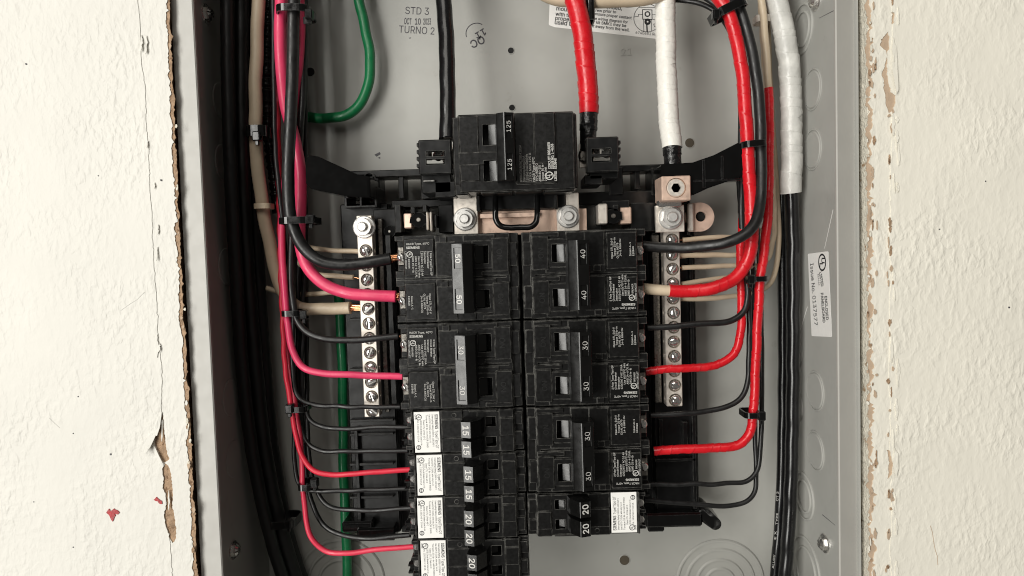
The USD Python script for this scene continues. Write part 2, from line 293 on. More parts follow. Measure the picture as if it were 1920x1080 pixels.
# loose and lifted paint
def flap(pts, y0, lift, mat, name='paint_flake'):
    g = pxpoly(pts, YW); m = prism(g, YW-1.1, YW-.7); m = m.subdivide().subdivide(); v = m.vertices; z0, z1 = v[:, 2].min(), v[:, 2].max()
    v[:, 1] -= lift*((z1-v[:, 2])/(z1-z0))**1.5; m.vertices = v; obj(name, m, mat, wall)
flap([(290, 806), (297, 800), (295, 815), (288, 835), (282, 846), (273, 842), (271, 828), (279, 818)], 0, 3.5, 'wall_paint')
flap([(296, 790), (305, 772), (303, 800), (299, 815), (292, 812)], 0, 1.6, 'wall_paint')
flap([(290, 832), (300, 852), (308, 866), (305, 868), (297, 858), (288, 840)], 0, .9, 'wall_paint')
flap([(1672, 75), (1679, 90), (1680, 170), (1676, 178), (1670, 130)], 0, 1.6, 'wall_paint_right')
flap([(1676, 840), (1682, 850), (1681, 875), (1675, 893), (1671, 870)], 0, 1.8, 'wall_paint_right')
def spot(pts, mat, name='paint_spot', rg=0): obj(name, prism(pxpoly(rough(pts, rg) if rg else pts, YW).buffer(0), YW-(1.15 if rg else .93), YW-.66), mat, wall)
rq = random.Random(5)
for i in range(34):
    y = rq.uniform(0, 1080); L = rq.uniform(12, 60); w = rq.uniform(1.2, 4.5); right = i < 24; x0 = (1676 if right else 268 + y*.05) + rq.gauss(0, 4)
    k = 9; up = [(x0 + w*rq.uniform(.2, 1)*math.sin(math.pi*(j+.4)/k), y + L*j/k) for j in range(k)]; dn = [(x0 - w*rq.uniform(.2, 1)*math.sin(math.pi*(j+.4)/k), y + L*j/k) for j in range(k)]
    flap(up + dn[::-1], 0, rq.uniform(.1, .9), 'wall_paint_right' if right else 'wall_paint')
for i in range(64):   # chips down to the brown paper, along the right seam and cut edge
    y = rq.uniform(0, 1080); L = rq.uniform(4, 30); w = rq.uniform(1.0, 4.2); x0 = (1668 if i % 2 else 1636) + rq.gauss(0, 3.5)
    spot([(x0 + w*rq.uniform(.4, 1)*math.cos(a), y + L/2*rq.uniform(.5, 1)*math.sin(a)) for a in np.linspace(0, 6.28, 12)[:-1]], rq.choice(['tan_paper', 'tan_paper', 'brown_paper']), 'paint_chip', rg=.5)
for i in range(40):   # crumbs of torn paper along the cut edges
    side = i % 2; y = random.uniform(0, 1080); x = (319 + y*.048 if not side else 1626) + random.uniform(-6, 2)*(1 if not side else -1)
    w, h = random.uniform(1.5, 4), random.uniform(3, 9)
    pts = [(x+math.cos(a)*w*random.uniform(.5, 1), y+math.sin(a)*h*random.uniform(.5, 1)) for a in np.linspace(0, 6.28, 9)[:-1]]
    flap(pts, 0, random.uniform(.0, .5), random.choice(['brown_paper', 'gypsum', 'tan_paper', 'wall_paint_right' if side else 'wall_paint']), 'torn_scrap')
spot([(201, 960), (206, 953), (209, 957), (215, 952), (220, 955), (226, 960), (223, 964), (216, 961), (218, 966), (213, 976), (209, 970), (205, 963)], 'red_paint', rg=.7)
spot([(290, 936), (295, 931), (300, 935), (305, 938), (306, 944), (301, 943), (297, 939)], 'red_paint', rg=.5)
for x, y, r in ((51, 121, 2.2), (209, 851, 2), (148, 743, 1.5), (303, 338, 2), (139, 1025, 1.3), (186, 330, 1.2), (1890, 576, 2), (1846, 340, 1.3), (1760, 430, 1.5), (139, 812, 1.2), (65, 940, 1.1)):
    spot([(x+math.cos(a)*r*random.uniform(.6, 1.1), y+math.sin(a)*r*random.uniform(.6, 1.1)) for a in np.linspace(0, 6.28, 8)[:-1]], 'stamp_ink', 'grime_speck')
def hairline(pts, w, mat, name='crack'):
    g = LineString([(q[0], q[2]) for q in (at(a, b, YW) for a, b in pts)]).buffer(w/2, 2); obj(name, prism(g, YW-.73, YW-.67), mat, wall)
hairline([(228, 582), (245, 570), (258, 562), (272, 548)], .2, 'faded_ink'); hairline([(94, 783), (103, 792), (114, 802)], .18, 'faded_ink')
hairline([(1743, 985), (1747, 998), (1749, 1014), (1752, 1030), (1756, 1042), (1757, 1058)], .3, 'tan_paper')

# ================================================================ the steel box
WX, YB, ZT, ZB = 180.0, 95.0, 205.0, -240.0
box = thing('panel_enclosure', 'open grey steel electrical panel box set flush into the plaster wall', 'panel box', (0, YB, -15))
obj('back_panel', cb(-WX-1.3, WX+1.3, YB, YB+1.3, ZB, ZT, .2), 'grey_paint', box)
for s in (-1, 1):
    sidew = m3.Manifold.hull_points(np.array([(s*X, Y, Z) for X in (WX, WX+1.3) for Y in (1, YB+1) for Z in (ZB, ZT)]))
    obj('side_wall', sidew, 'grey_paint', box)
    # folded front lip: rolls back a little towards the wall
    prof = [(WX+1.4, 4.2 if s > 0 else 1.8), (WX+1.0, 3.2 if s > 0 else 1.2), (169.6, -.1), (169.0, .5), (169.0, 2.0), (169.6, 2.4), (WX+.2, 6.2)]
    g = Polygon(prof); t = trimesh.creation.extrude_polygon(g, ZT-ZB, engine='earcut'); v = t.vertices
    m = trimesh.Trimesh(np.c_[s*v[:, 0], v[:, 1], ZB+v[:, 2]], t.faces, process=False)
    if m.volume < 0: m.invert()
    obj('front_lip', m, 'lip_paint', box, smooth=25)
obj('end_wall', cb(-WX-1.3, WX+1.3, 0, YB, ZT, ZT+1.3, .2), 'grey_paint', box); obj('end_wall', cb(-WX-1.3, WX+1.3, 0, YB, ZB-1.3, ZB, .2), 'grey_paint', box)
def on_back(m, px, py, mat, name, y=YB): C = at(px, py, y); obj(name, orient(m, C, (1, 0, 0), (0, -1, 0)) if not hasattr(m, 'to_mesh') else place(m, np.array([(1, 0, 0), (0, 0, 1), (0, -1, 0)]), C), mat, box)
def on_side(m, px, py, side, mat, name): C = atx(px, py, side*WX); obj(name, place(m, frame((-side, 0, 0)), C), mat, box); return C
for px, py, r, mt in ((958, 95, 5.5, 'dark_hole'), (960, 202, 5.5, 'dark_hole'), (582, 135, 8, 'dark_hole'), (1293, 268, 8.5, 'beige_hole'), (1171, 1050, 9.5, 'beige_hole')):
    on_back(ring(r*.36+.5, r*.36, .35, 28), px, py, 'grey_paint', 'hole_rim'); on_back(disc(r*.36, .12, 24, .03), px, py, mt, 'screw_hole')
for i, r in enumerate((85, 68, 48, 31)): on_back(ring(r*.36, r*.36-1.8, 1.3, 64, .9), 1350, 1092, 'grey_paint', 'knockout_ring')
on_back(disc(85*.36, .3, 64, .1), 1350, 1092, 'grey_paint', 'knockout')
for i, r in enumerate((85, 66, 46)): on_back(ring(r*.36, r*.36-1.8, 1.3, 64, .9), 640, 1090, 'grey_paint', 'knockout_ring')
for py in (168, 281, 733, 845): on_side(disc(11.2, .8, 48, .6), 1524 if py < 400 else 1529, py, 1, 'grey_paint', 'knockout')
for py in (168, 281, 733, 845): on_side(ring(12.6, 11.75, .55, 56, .25), 1524 if py < 400 else 1529, py, 1, 'grey_paint', 'knockout_ring')
for px, py, rr in ((1508, 930, (15.5, 11)), (1505, 55, (15.5, 11)), (1512, 1070, (22, 15.5)), (1493, 760, (11,)), (1492, 660, (11,))):
    for i, r in enumerate(rr): on_side(ring(r, r-1.2, 1.0, 56, .6), px, py, 1, 'grey_paint', 'knockout_ring')
for px, py in ((414, 190), (418, 305), (424, 500), (432, 745), (438, 860)): on_side(disc(11.2, .55, 48, .28), px, py, -1, 'grey_paint', 'knockout')
def hexhead(r, h, slot=True):
    m = m3.Manifold.cylinder(h*.8, r, r, 6) ^ m3.Manifold.cylinder(h*2, r*.97, r*.97, 40); m = m + m3.Manifold.cylinder(h*.35, r*.97, r*.6, 24).translate((0, 0, h*.78)) + m3.Manifold.cylinder(.8, r*1.45, r*1.4, 32)
    return m - cb(-r*2, r*2, -.45, .45, h*.75, h*3, .02) if slot else m
for px, py, s in ((1547, 1019, 1), (1530, 2, 1), (386, 26, -1), (437, 1031, -1)): on_side(hexhead(4.0, 3.4), px, py, s, 'zinc_steel', 'cover_screw')
for a, b in (((1562, 393), (1546, 466)), ((1514, 575), (1499, 625)), ((1571, 16), (1536, 34)), ((1542, 965), (1566, 985))):   # scratches through the paint
    A, B = atx(*a, WX), atx(*b, WX); d = B-A; w = np.cross(d/np.linalg.norm(d), (1, 0, 0))*.22
    q = [A-w, A+w, B+w*.4, B-w*.4]; P = np.array(q + [x - np.array([.08, 0, 0]) for x in q])
    obj('scratch', m3.Manifold.hull_points(P), 'white_paper' if a[1] in (393, 575) else 'stamp_ink', box)
# stamps on the back
for s, a, b in (('STD 3', (759, 26), (804, 28)), ('OCT', (757, 45), (771, 46)), ('10', (777, 46), (789, 46)), ('2023', (793, 46), (808, 46)), ('TURNO 2', (747, 61), (814, 65))):
    obj('stamped_text', back_text(s, a, b, YB-.05, s[0] in 'O12', h=13*sc(YB) if s != 'OCT' and s[0] not in '12' else 11*sc(YB)), 'stamp_ink', box)
a = np.linspace(math.radians(60), math.radians(195), 24); C = at(894, 63, YB)
g = LineString([(C[0]+7.2*math.cos(t), C[2]+6.8*math.sin(t)) for t in a]).buffer(.28); obj('stamp_circle', prism(g, YB-.1, YB+.02), 'stamp_ink', box)
for s, q0, q1 in (('11', (908, 52), (890, 63)), ('QC', (906, 66), (880, 78))): obj('stamped_text', back_text(s, q0, q1, YB-.05, True), 'stamp_ink', box)
obj('embossed_number', orient(tmesh('21', 4.6, False, .45), at(1163, 105, YB), (1, 0, .03), (0, -1, 0)), 'grey_paint', box)
for q in ([(702, 290), (712, 285), (714, 289), (706, 294)], [(708, 296), (713, 294), (713, 298)], [(766, 71), (771, 70), (769, 73)]): obj('scuff', prism(pxpoly(q, YB), YB-.06, YB+.02), 'stamp_ink', box)
# wiring sticker at the top
stk = [(1032, -40), (1256, -40), (1256, 77), (1231, 73), (1040, 51), (1029, 47)]
g = pxpoly(stk, YB).buffer(-1.2).buffer(1.2); st = obj('sticker', prism(g, YB-.12, YB+.02), 'white_paper', box)
T = []
for s, q0, q1 in (('mounting', (1042, 19), (1086, 24)), ('with the box', (1041, 29), (1093, 35)), ('proper bond', (1040, 37), (1096, 43)), ('used to set', (1039, 45), (1094, 51)),
                  ('bonded,', (1130, 15), (1166, 19)), ('screw prior to', (1108, 21), (1155, 25)), ('to ensure proper contact', (1105, 27), (1184, 36)), ('see wiring diagram for', (1108, 36), (1177, 44)), ('ter kit SMK1 may be', (1106, 43), (1174, 51)), ('it away from the wall.', (1110, 51), (1180, 59)), ('6740681 Rev.B', (1191, 63), (1240, 68))):
    T.append(back_text(s, q0, q1, YB-.16, s[0] != '6'))
obj('sticker_text', trimesh.util.concatenate(T), 'black_ink', st)
D = []; C = at(1214, 34, YB); R = 9.2
D.append(place(ring2(R, R-.35, 0, 0), np.array([(1, 0, 0), (0, 0, 1), (0, -1, 0)]), C - [0, .16, 0]))
def ln(pts, w=.35): D.append(prism(LineString([(C[0]+x, C[2]+z) for x, z in pts]).buffer(w/2), YB-.2, YB-.1))
ln([(-3.2, 5.6), (3, 5.2), (3, -1), (-3.2, -.6), (-3.2, 5.6)], .5); ln([(-9, 1), (-6, 1.3), (-6, 2.5), (-3.2, 2.6)]); ln([(-5.4, 7.2), (7, 6.4)]); ln([(3, 2), (8.4, 2)]); ln([(-2.6, -1), (-2.6, -8.4)]); ln([(2.4, -1), (2.4, -8.6)]); ln([(-.6, -3.5), (-.4, -8.8)], .9); ln([(4, -4), (7.4, -4), (7.4, -5.6), (4.4, -5.6), (4, -4)]); ln([(3.6, -1), (7, -2), (8, 1)])
D.append(place(ring2(1.9, 1.1, 0, 2.6), np.array([(1, 0, 0), (0, 0, 1), (0, -1, 0)]), C - [0, .16, 0])); D.append(place(ring2(2.1, .6, 0, -2.4), np.array([(1, 0, 0), (0, 0, 1), (0, -1, 0)]), C - [0, .16, 0]))
obj('sticker_drawing', trimesh.util.concatenate(D), 'black_ink', st)
# listing label on the right wall
Q = np.array([atx(*q, WX) for q in ((1515, 476), (1553, 471), (1560, 632), (1522, 630))])
g = Polygon([(q[1], q[2]) for q in Q]).buffer(-.8).buffer(.8); t = trimesh.creation.extrude_polygon(g, .14, engine='earcut')
m = trimesh.Trimesh(np.c_[WX-.12+t.vertices[:, 2], t.vertices[:, 0], t.vertices[:, 1]], t.faces, process=False)
if m.volume < 0: m.invert()
sl = obj('listing_label', m, 'label_paper', box)
def side_text(s, pa, pb_, h, bold=False):
    A, B = atx(*pa, WX-.16), atx(*pb_, WX-.16); m = tmesh(s, 1.0, bold); L = np.linalg.norm(B-A); m.vertices = m.vertices*[L/m.vertices[:, 0].max(), h, 1]; return orient(m, A, B-A, (-1, 0, 0))
T = [side_text('Issue No. 0137577', (1519, 494), (1527, 610), 4.6), side_text('LISTED', (1536, 511), (1540, 538), 3.2, True), side_text('E19166', (1533, 514), (1535, 535), 1.5), side_text('PANELBOARD', (1539, 549), (1543, 605), 3.2, True), side_text('ENCLOSED', (1546, 555), (1549, 600), 3.2, True)]
C = atx(1541.5, 492, WX-.16); T.append(orient(listed_mark(5.2), C, (0, .0, -1), (-1, 0, 0)))
obj('label_text', trimesh.util.concatenate(T), 'black_ink', sl)

# ================================================================ bus base (black plastic interior) and its copper
base = thing('bus_base', 'black plastic bus base with copper straps that carries the breakers', 'bus base', at(980, 700, 90))
parts = [pb(650, 380, 740, 1008, 68, 91, .8), pb(740, 436, 1225, 1000, 76, 92, .6), pb(1225, 432, 1307, 985, 66, 91, .8)]
obj('base_plate', union(parts), 'base_plastic', base)
for q in ((640, 318, 850, 331, 66, 86), (735, 372, 1000, 386, 66, 86), (1150, 308, 1300, 320, 66, 86), (1000, 360, 1245, 384, 66, 86), (698, 326, 712, 380, 68, 86), (747, 328, 757, 372, 68, 86), (789, 326, 850, 372, 64, 86), (1142, 314, 1168, 365, 64, 86), (1190, 316, 1200, 355, 68, 86), (1222, 314, 1244, 365, 64, 86)):
    obj('frame_rail', pb(*q, .5), 'base_plastic', base)
obj('flange_plate', pb(648, 326, 700, 350, 66, 70, .5), 'base_plastic', base)
C = at(692, 335, 64); obj('boss_ring', place(ring(4, 3.5, 1.2), frame((0, -1, 0)), C + [0, 2, 0]), 'base_plastic', base)
for q in ((645, 350, 706, 354, 56, 80), (645, 385, 706, 389, 56, 80), (645, 368, 706, 371, 56, 80), (645, 352, 650, 388, 56, 80), (674, 352, 678, 388, 56, 80), (702, 352, 706, 388, 56, 80)): obj('grid_rib', pb(*q, .3), 'base_plastic', base)
def arm(pts, y0, y1, name='arm', lean=0):
    g = pxpoly(pts, y0).buffer(1.0).buffer(-1.0).buffer(-1.2).buffer(1.2); outs = []
    hull = None
    m = trimesh.util.concatenate([prism(g.buffer(-o), y0+d, y1) for o, d in ((1.3, 0), (.8, .25), (.4, .6), (.12, 1.0), (0, 1.5))]); v = m.vertices.copy(); v[:, 1] += lean*(v[:, 0]-v[:, 0].mean()); m.vertices = v; obj(name, m, 'arm_plastic', base)
arm([(574, 300), (580, 292), (596, 293), (640, 313), (668, 326), (692, 330), (692, 370), (650, 368), (600, 358), (583, 354), (575, 345)], 36, 60, lean=.12)
arm([(1240, 308), (1300, 304), (1340, 290), (1385, 267), (1396, 271), (1399, 300), (1396, 328), (1386, 333), (1330, 352), (1300, 366), (1284, 346), (1240, 340)], 36, 60)
obj('arm_rib', pb(1352, 292, 1358, 336, 35.2, 44, .5), 'gloss_plastic', base)
obj('arm_rib', pb(1317, 300, 1323, 352, 35.2, 44, .3), 'gloss_plastic', base); obj('arm_rib', pb(1300, 336, 1390, 340, 35.4, 44, .3), 'gloss_plastic', base)
# centre well under the main breaker
for q in ((700, 392, 760, 436, 64, 88), (740, 384, 752, 436, 52, 88), (822, 384, 850, 436, 58, 88), (895, 356, 1060, 392, 44, 88), (1085, 384, 1128, 436, 60, 88), (1182, 380, 1234, 434, 55, 88), (893, 366, 900, 396, 38, 70), (1040, 362, 1046, 392, 38, 70)): obj('well_block', pb(*q, .5), 'base_plastic', base)
for q in ((770, 388, 778, 400, 46, 60), (792, 384, 800, 397, 46, 60), (800, 400, 812, 428, 50, 62), (814, 402, 818, 426, 46, 62), (1150, 384, 1160, 396, 48, 60), (1130, 376, 1180, 390, 50, 62)): obj('well_rib', pb(*q, .4), 'base_plastic', base)
obj('bus_plate', pb(884, 394, 1100, 440, 50, 54, .3), 'copper', base); obj('bus_plate', pb(900, 399, 1010, 408, 46, 49.6, .3), 'copper', base)
for q, n in (((851, 366, 896, 440, 45, 48), (872, 411)), ((1044, 362, 1086, 434, 45, 48), (1065, 406))):
    obj('strap', pb(*q, .4), 'tin_metal', base)
    C = at(*n, 45); R = frame((0, -1, 0))
    obj('washer', place(washer(6.9), R, C), 'bright_steel', base); obj('nut', place(hexnut(5.4, 3.4, 17), R, C - [0, 1.3, 0]), 'bright_steel', base)
    obj('stud', place(studend(2.7, 2.4), R, C - [0, 4.3, 0]), 'bright_steel', base)
hl = pxline([(929, 366, 40), (929, 392, 36), (930, 412, 35), (938, 423, 35), (955, 427, 35), (975, 426, 35), (995, 425, 35), (1004, 418, 35), (1007, 405, 36), (1007, 366, 40)])
obj('pull_loop', tube(hl, 1.75, 16), 'gloss_plastic', base)
# spring jaws: copper leaves with a dark spring block between
for q, mt in (((757, 400, 772, 428, 48, 60), 'copper'), ((799, 397, 803, 432, 44, 60), 'tin_metal'), ((806, 397, 810, 434, 43, 60), 'tin_metal'), ((1122, 382, 1139, 420, 46, 60), 'tin_metal'), ((1163, 388, 1184, 420, 50, 60), 'copper')):
    obj('jaw_leaf', pb(*q, .6), mt, base)
for c in ((785, 412), (1150, 405)):
    C = at(*c, 48); g = Point(0, 0).buffer(4.6, 3).union(Polygon([(-5.6, -2), (5.6, -2.6), (5, 2.6), (-5, 2)])); t = trimesh.creation.extrude_polygon(g, 10, engine='earcut'); obj('jaw_spring', orient(t, C + [0, 10, 0], (1, 0, 0), (0, -1, 0)), 'gloss_plastic', base); obj('jaw_pin', place(disc(1.4, 1, 16, .3), frame((0, -1, 0)), C), 'dark_steel', base)
C = at(731, 434, 60); g = unary_union([affinity.rotate(Polygon([(-3.6, -1.2), (3.6, -1.2), (3.6, 1.2), (-3.6, 1.2)]), k, origin=(0, 0)) for k in (0, 45, 90, 135)]); obj('push_rivet', orient(trimesh.creation.extrude_polygon(g, 3, engine='earcut'), C + [0, 2, 0], (1, 0, 0), (0, -1, 0)), 'gloss_plastic', base)
obj('push_rivet_pin', place(disc(.9, 1, 12, .2), frame((0, -1, 0)), C - [0, .8, 0]), 'dark_steel', base)
# lower half of the base: ribs and feet seen between the wires
for y in (596, 690, 786, 812, 868, 930): obj('base_rib', pb(655, y, 738, y+5, 65, 70, .3), 'base_plastic', base)
for q in ((667, 800, 674, 985, 64, 70), (676, 470, 680, 560, 66, 70), (728, 440, 738, 760, 56, 70), (1296, 440, 1303, 960, 62, 68), (1280, 790, 1290, 850, 62, 68), (1236, 785, 1244, 850, 62, 68), (1228, 860, 1306, 866, 62, 68)): obj('base_rib', pb(*q, .4), 'base_plastic', base)
obj('foot', pb(640, 978, 700, 1000, 60, 92, 1.2), 'gloss_plastic', base); obj('foot', pb(668, 990, 742, 1016, 58, 92, 1.2), 'gloss_plastic', base)
obj('foot', pb(1210, 962, 1318, 990, 58, 92, 1.2), 'gloss_plastic', base); obj('foot', pb(1215, 985, 1246, 998, 60, 92, .8), 'gloss_plastic', base)
g = [at(1308, 965, 60), at(1326, 968, 58), at(1343, 985, 57)]
obj('foot_knob', m3.Manifold.batch_hull([m3.Manifold.cylinder(20, r, r-.6, 24).rotate((90, 0, 0)).translate(tuple(np.array(c)+[0, 22, 0])) for c, r in zip(g, (3, 4.4, 4.4))]), 'gloss_plastic', base)
# retaining blocks beside the main breaker
for bx in (((785, 262, 846, 326), (796, 280), 1), ((1100, 257, 1160, 322), (1112, 275), -1)):
    (x0, y0, x1, y1), (wx, wy), s = bx
    body = pb(x0, y0, x1, y1, 26, 34, .6) - pb(wx, wy, wx+36, wy+10, 20, 40, .1) - pb(wx, wy+15, wx+36, wy+26, 20, 40, .1) + pb(x0+2, y0+4, x1-2, y1-2, 33, 38, .3) - pb(wx+1, wy+1, wx+35, wy+25, 30, 50, .1)
    obj('retainer_block', body, 'base_plastic', base)
    xo = x0-4 if s > 0 else x1-3
    for k in range(4): obj('retainer_tooth', pb(xo, y0+6+k*13, xo+7, y0+13+k*13, 27, 34, .3), 'base_plastic', base)
    obj('retainer_foot', pb(x0+5, y1-2, x1, y1+(36 if s > 0 else 14), 34, 70, .6), 'base_plastic', base); obj('retainer_foot', pb(x0+30 if s > 0 else x0-4, y1+(14 if s > 0 else 6), x1+8 if s > 0 else x1-30, y1+(44 if s > 0 else 24), 34, 60, .6), 'base_plastic', base)
    obj('spring_clip', pb(wx+3, wy+1, wx+14, wy+20, 42, 44, .4), 'zinc_steel', base); obj('clamp_screw', place(disc(3.2, 1.6, 28, .8) - cb(-5, 5, -.5, .5, 1, 3, .02), frame((0, -1, 0)), at(wx+26, wy+12, 42)), 'zinc_steel', base)
obj('retainer_glint', pb(793, 337, 815, 341, 31, 34, .3), 'zinc_steel', base)
def tab_screw(c, w, r, y):
    obj('terminal_plate', pb(c[0]-w, c[1]-22, c[0]+w, c[1]+22, y+2, y+4, .3), 'tin_metal', base); C = at(*c, y+2)
    m = (disc(r*sc(y), 2.2, 32, 1.2) - cb(-9, 9, -.5, .5, 1.5, 4, .02)).rotate((0, 0, 35)); obj('terminal_screw', place(m, frame((0, -1, 0)), C), 'dark_steel', base)
tab_screw((843, 294), 13, 15, 40); tab_screw((1099, 292), 13, 15, 40)

# ================================================================ neutral bars
def screw_head(r, ang, rr):
    m = cone((r, -3), (r, .7), (r*.86, 1.5), (r*.55, 2.1), (r*.2, 2.3), n=26) - cb(-r*2, r*2, -.75, .75, 1.0, 4, .02)
    return m.rotate((0, 0, ang))
def neutral_bar(label, p0, p1, wpx, y, n0, n1, count, skip):
    A, B = at(*p0, y), at(*p1, y); th = thing('neutral_bar', label, 'terminal bar', (A+B)/2 + [0, 8, 0], group='neutral terminal bars'); w = wpx*sc(y)/2
    xm = (A[0]+B[0])/2; bar = cb(xm-w, xm+w, y, y+9, B[2], A[2], .4)
    S = [at(n0[0]+(n1[0]-n0[0])*k/(count-1), n0[1]+(n1[1]-n0[1])*k/(count-1), y) for k in range(count)]
    for c in S: bar = bar - m3.Manifold.cylinder(12, 3.95, 3.95, 24).rotate((90, 0, 0)).translate((xm+.35, y+4, c[2])) - m3.Manifold.cylinder(40, 1.7, 1.7, 14).rotate((0, 90, 0)).translate((xm-20, y+5, c[2]))
    obj('bar', bar, 'tin_metal', th)
    for k, c in enumerate(S):
        obj('screw', place(screw_head(3.25, rng.uniform(0, 180), k), frame((rng.normal(0, .05), -1, rng.normal(0, .05))), (xm+.4+rng.normal(0, .15), y+.5+rng.uniform(-.5, 1.0), c[2])), 'zinc_steel', th)
    return th, xm
lb, xm = neutral_bar('slim neutral bar behind the left wires with one big nut at its top', (683, 404), (697, 782), 29, 50, (680, 470), (699, 771), 12, ())
obj('rear_bar', cb(xm+6, xm+9, 60, 66, at(697, 775, 58)[2], at(683, 410, 58)[2], .4), 'dark_steel', lb)
C = at(681, 426, 50); C[0] = xm; R = frame((0, -1, 0))
obj('washer', place(washer(6.9), R, C), 'bright_steel', lb); obj('nut', place(hexnut(5.6, 4.2, 8), R, C - [0, 1.2, 0]), 'bright_steel', lb); obj('stud', place(studend(2.8, 2.6), R, C - [0, 5.1, 0]), 'bright_steel', lb)
rb, xm = neutral_bar('slim neutral bar behind the right wires below a large copper lug', (1256, 432), (1268, 762), 30, 50, (1258, 450), (1267, 750), 12, ())
obj('rear_bar', cb(xm-10.5, xm-6, 58, 64, at(1250, 755, 58)[2], at(1240, 440, 58)[2], .4), 'dark_steel', rb)
obj('nut_plate', pb(1230, 385, 1283, 435, 46, 49.5, .3), 'tin_metal', rb); C = at(1257, 408, 46)
obj('washer', place(washer(7.3), R, C), 'bright_steel', rb); obj('nut', place(hexnut(5.8, 4, 20), R, C - [0, 1.2, 0]), 'bright_steel', rb); obj('stud', place(studend(2.9, 2.4), R, C - [0, 4.9, 0]), 'bright_steel', rb)
lug = pb(1241, 330, 1295, 376, 32, 52, .5); C = at(1268, 352, 32)
lug = lug - m3.Manifold.cylinder(10, 5.7, 5.7, 36).rotate((90, 0, 0)).translate((C[0], 37, C[2]))
obj('lug', lug, 'copper', rb)
scw = disc(5.4, 3, 36, .6) - m3.Manifold.cylinder(6, 2.9, 2.9, 6).translate((0, 0, 1)); obj('lug_screw', place(scw, R, (C[0], 35.2, C[2])), 'tin_metal', rb)
obj('lug_socket', place(disc(4.2, 1.2, 24, .2), R, (C[0], 35.4, C[2])), 'dark_steel', rb)
obj('lug_tail', pb(1236, 374, 1278, 388, 40, 48, .5), 'zinc_steel', rb)
g = unary_union([pxpoly([(1292, 381), (1313, 380), (1313, 434), (1292, 435)], 58), Point(*at(1312, 407, 58)[[0, 2]]).buffer(27*sc(58), 24)]) - Point(*at(1314, 406, 58)[[0, 2]]).buffer(9.5*sc(58), 20)
obj('bonding_tab', prism(g, 58, 60), 'copper', rb); obj('bonding_tab_bend', pb(1290, 381, 1301, 434, 54, 62, .8), 'tin_metal', rb); obj('bar_support', pb(1288, 374, 1294, 440, 56, 80, .4), 'base_plastic', rb)
obj('tab_hole', place(disc(9.6*sc(58), .4, 24, .05), R, at(1314, 406, 62)), 'dark_hole', rb)

# ================================================================ breakers (own frame: a along the pole pitch, b from terminal end to bus end, c towards the viewer)
LEFT = np.array([(0, 0, -1), (1, 0, 0), (0, -1, 0)], float); RIGHT = np.array([(0, 0, 1), (-1, 0, 0), (0, -1, 0)], float)
def lt(s, a, b, h, mode='a', bold=False, c=52.0, depth=.06):
    m = tmesh(s, h, bold, depth); R = np.array([(1, 0, 0), (0, 1, 0), (0, 0, 1)]) if mode == 'a' else np.array([(0, 1, 0), (-1, 0, 0), (0, 0, 1)]); return place(m, R, (a, b, c))
def lfit(s, a0, a1, b, h, bold=False, c=52.0):
    m = tmesh(s, 1.0, bold); m.vertices = m.vertices*[(a1-a0)/m.vertices[:, 0].max(), h, 1]; return place(m, np.eye(3), (a0, b, c))
cat = trimesh.util.concatenate
def prof_prism(pts, a0, a1):
    """profile in (b, c) extruded along a"""
    cs = m3.CrossSection([np.array(pts, float)]); m = m3.Manifold.extrude(cs, a1-a0)   # x=b, y=c, z=a
    q = m.to_mesh(); v = q.vert_properties[:, :3]; t = trimesh.Trimesh(np.c_[a0+v[:, 2], v[:, 0], v[:, 1]], q.tri_verts, process=False)
    if t.volume < 0: t.invert()
    return mani(t.vertices, t.faces)
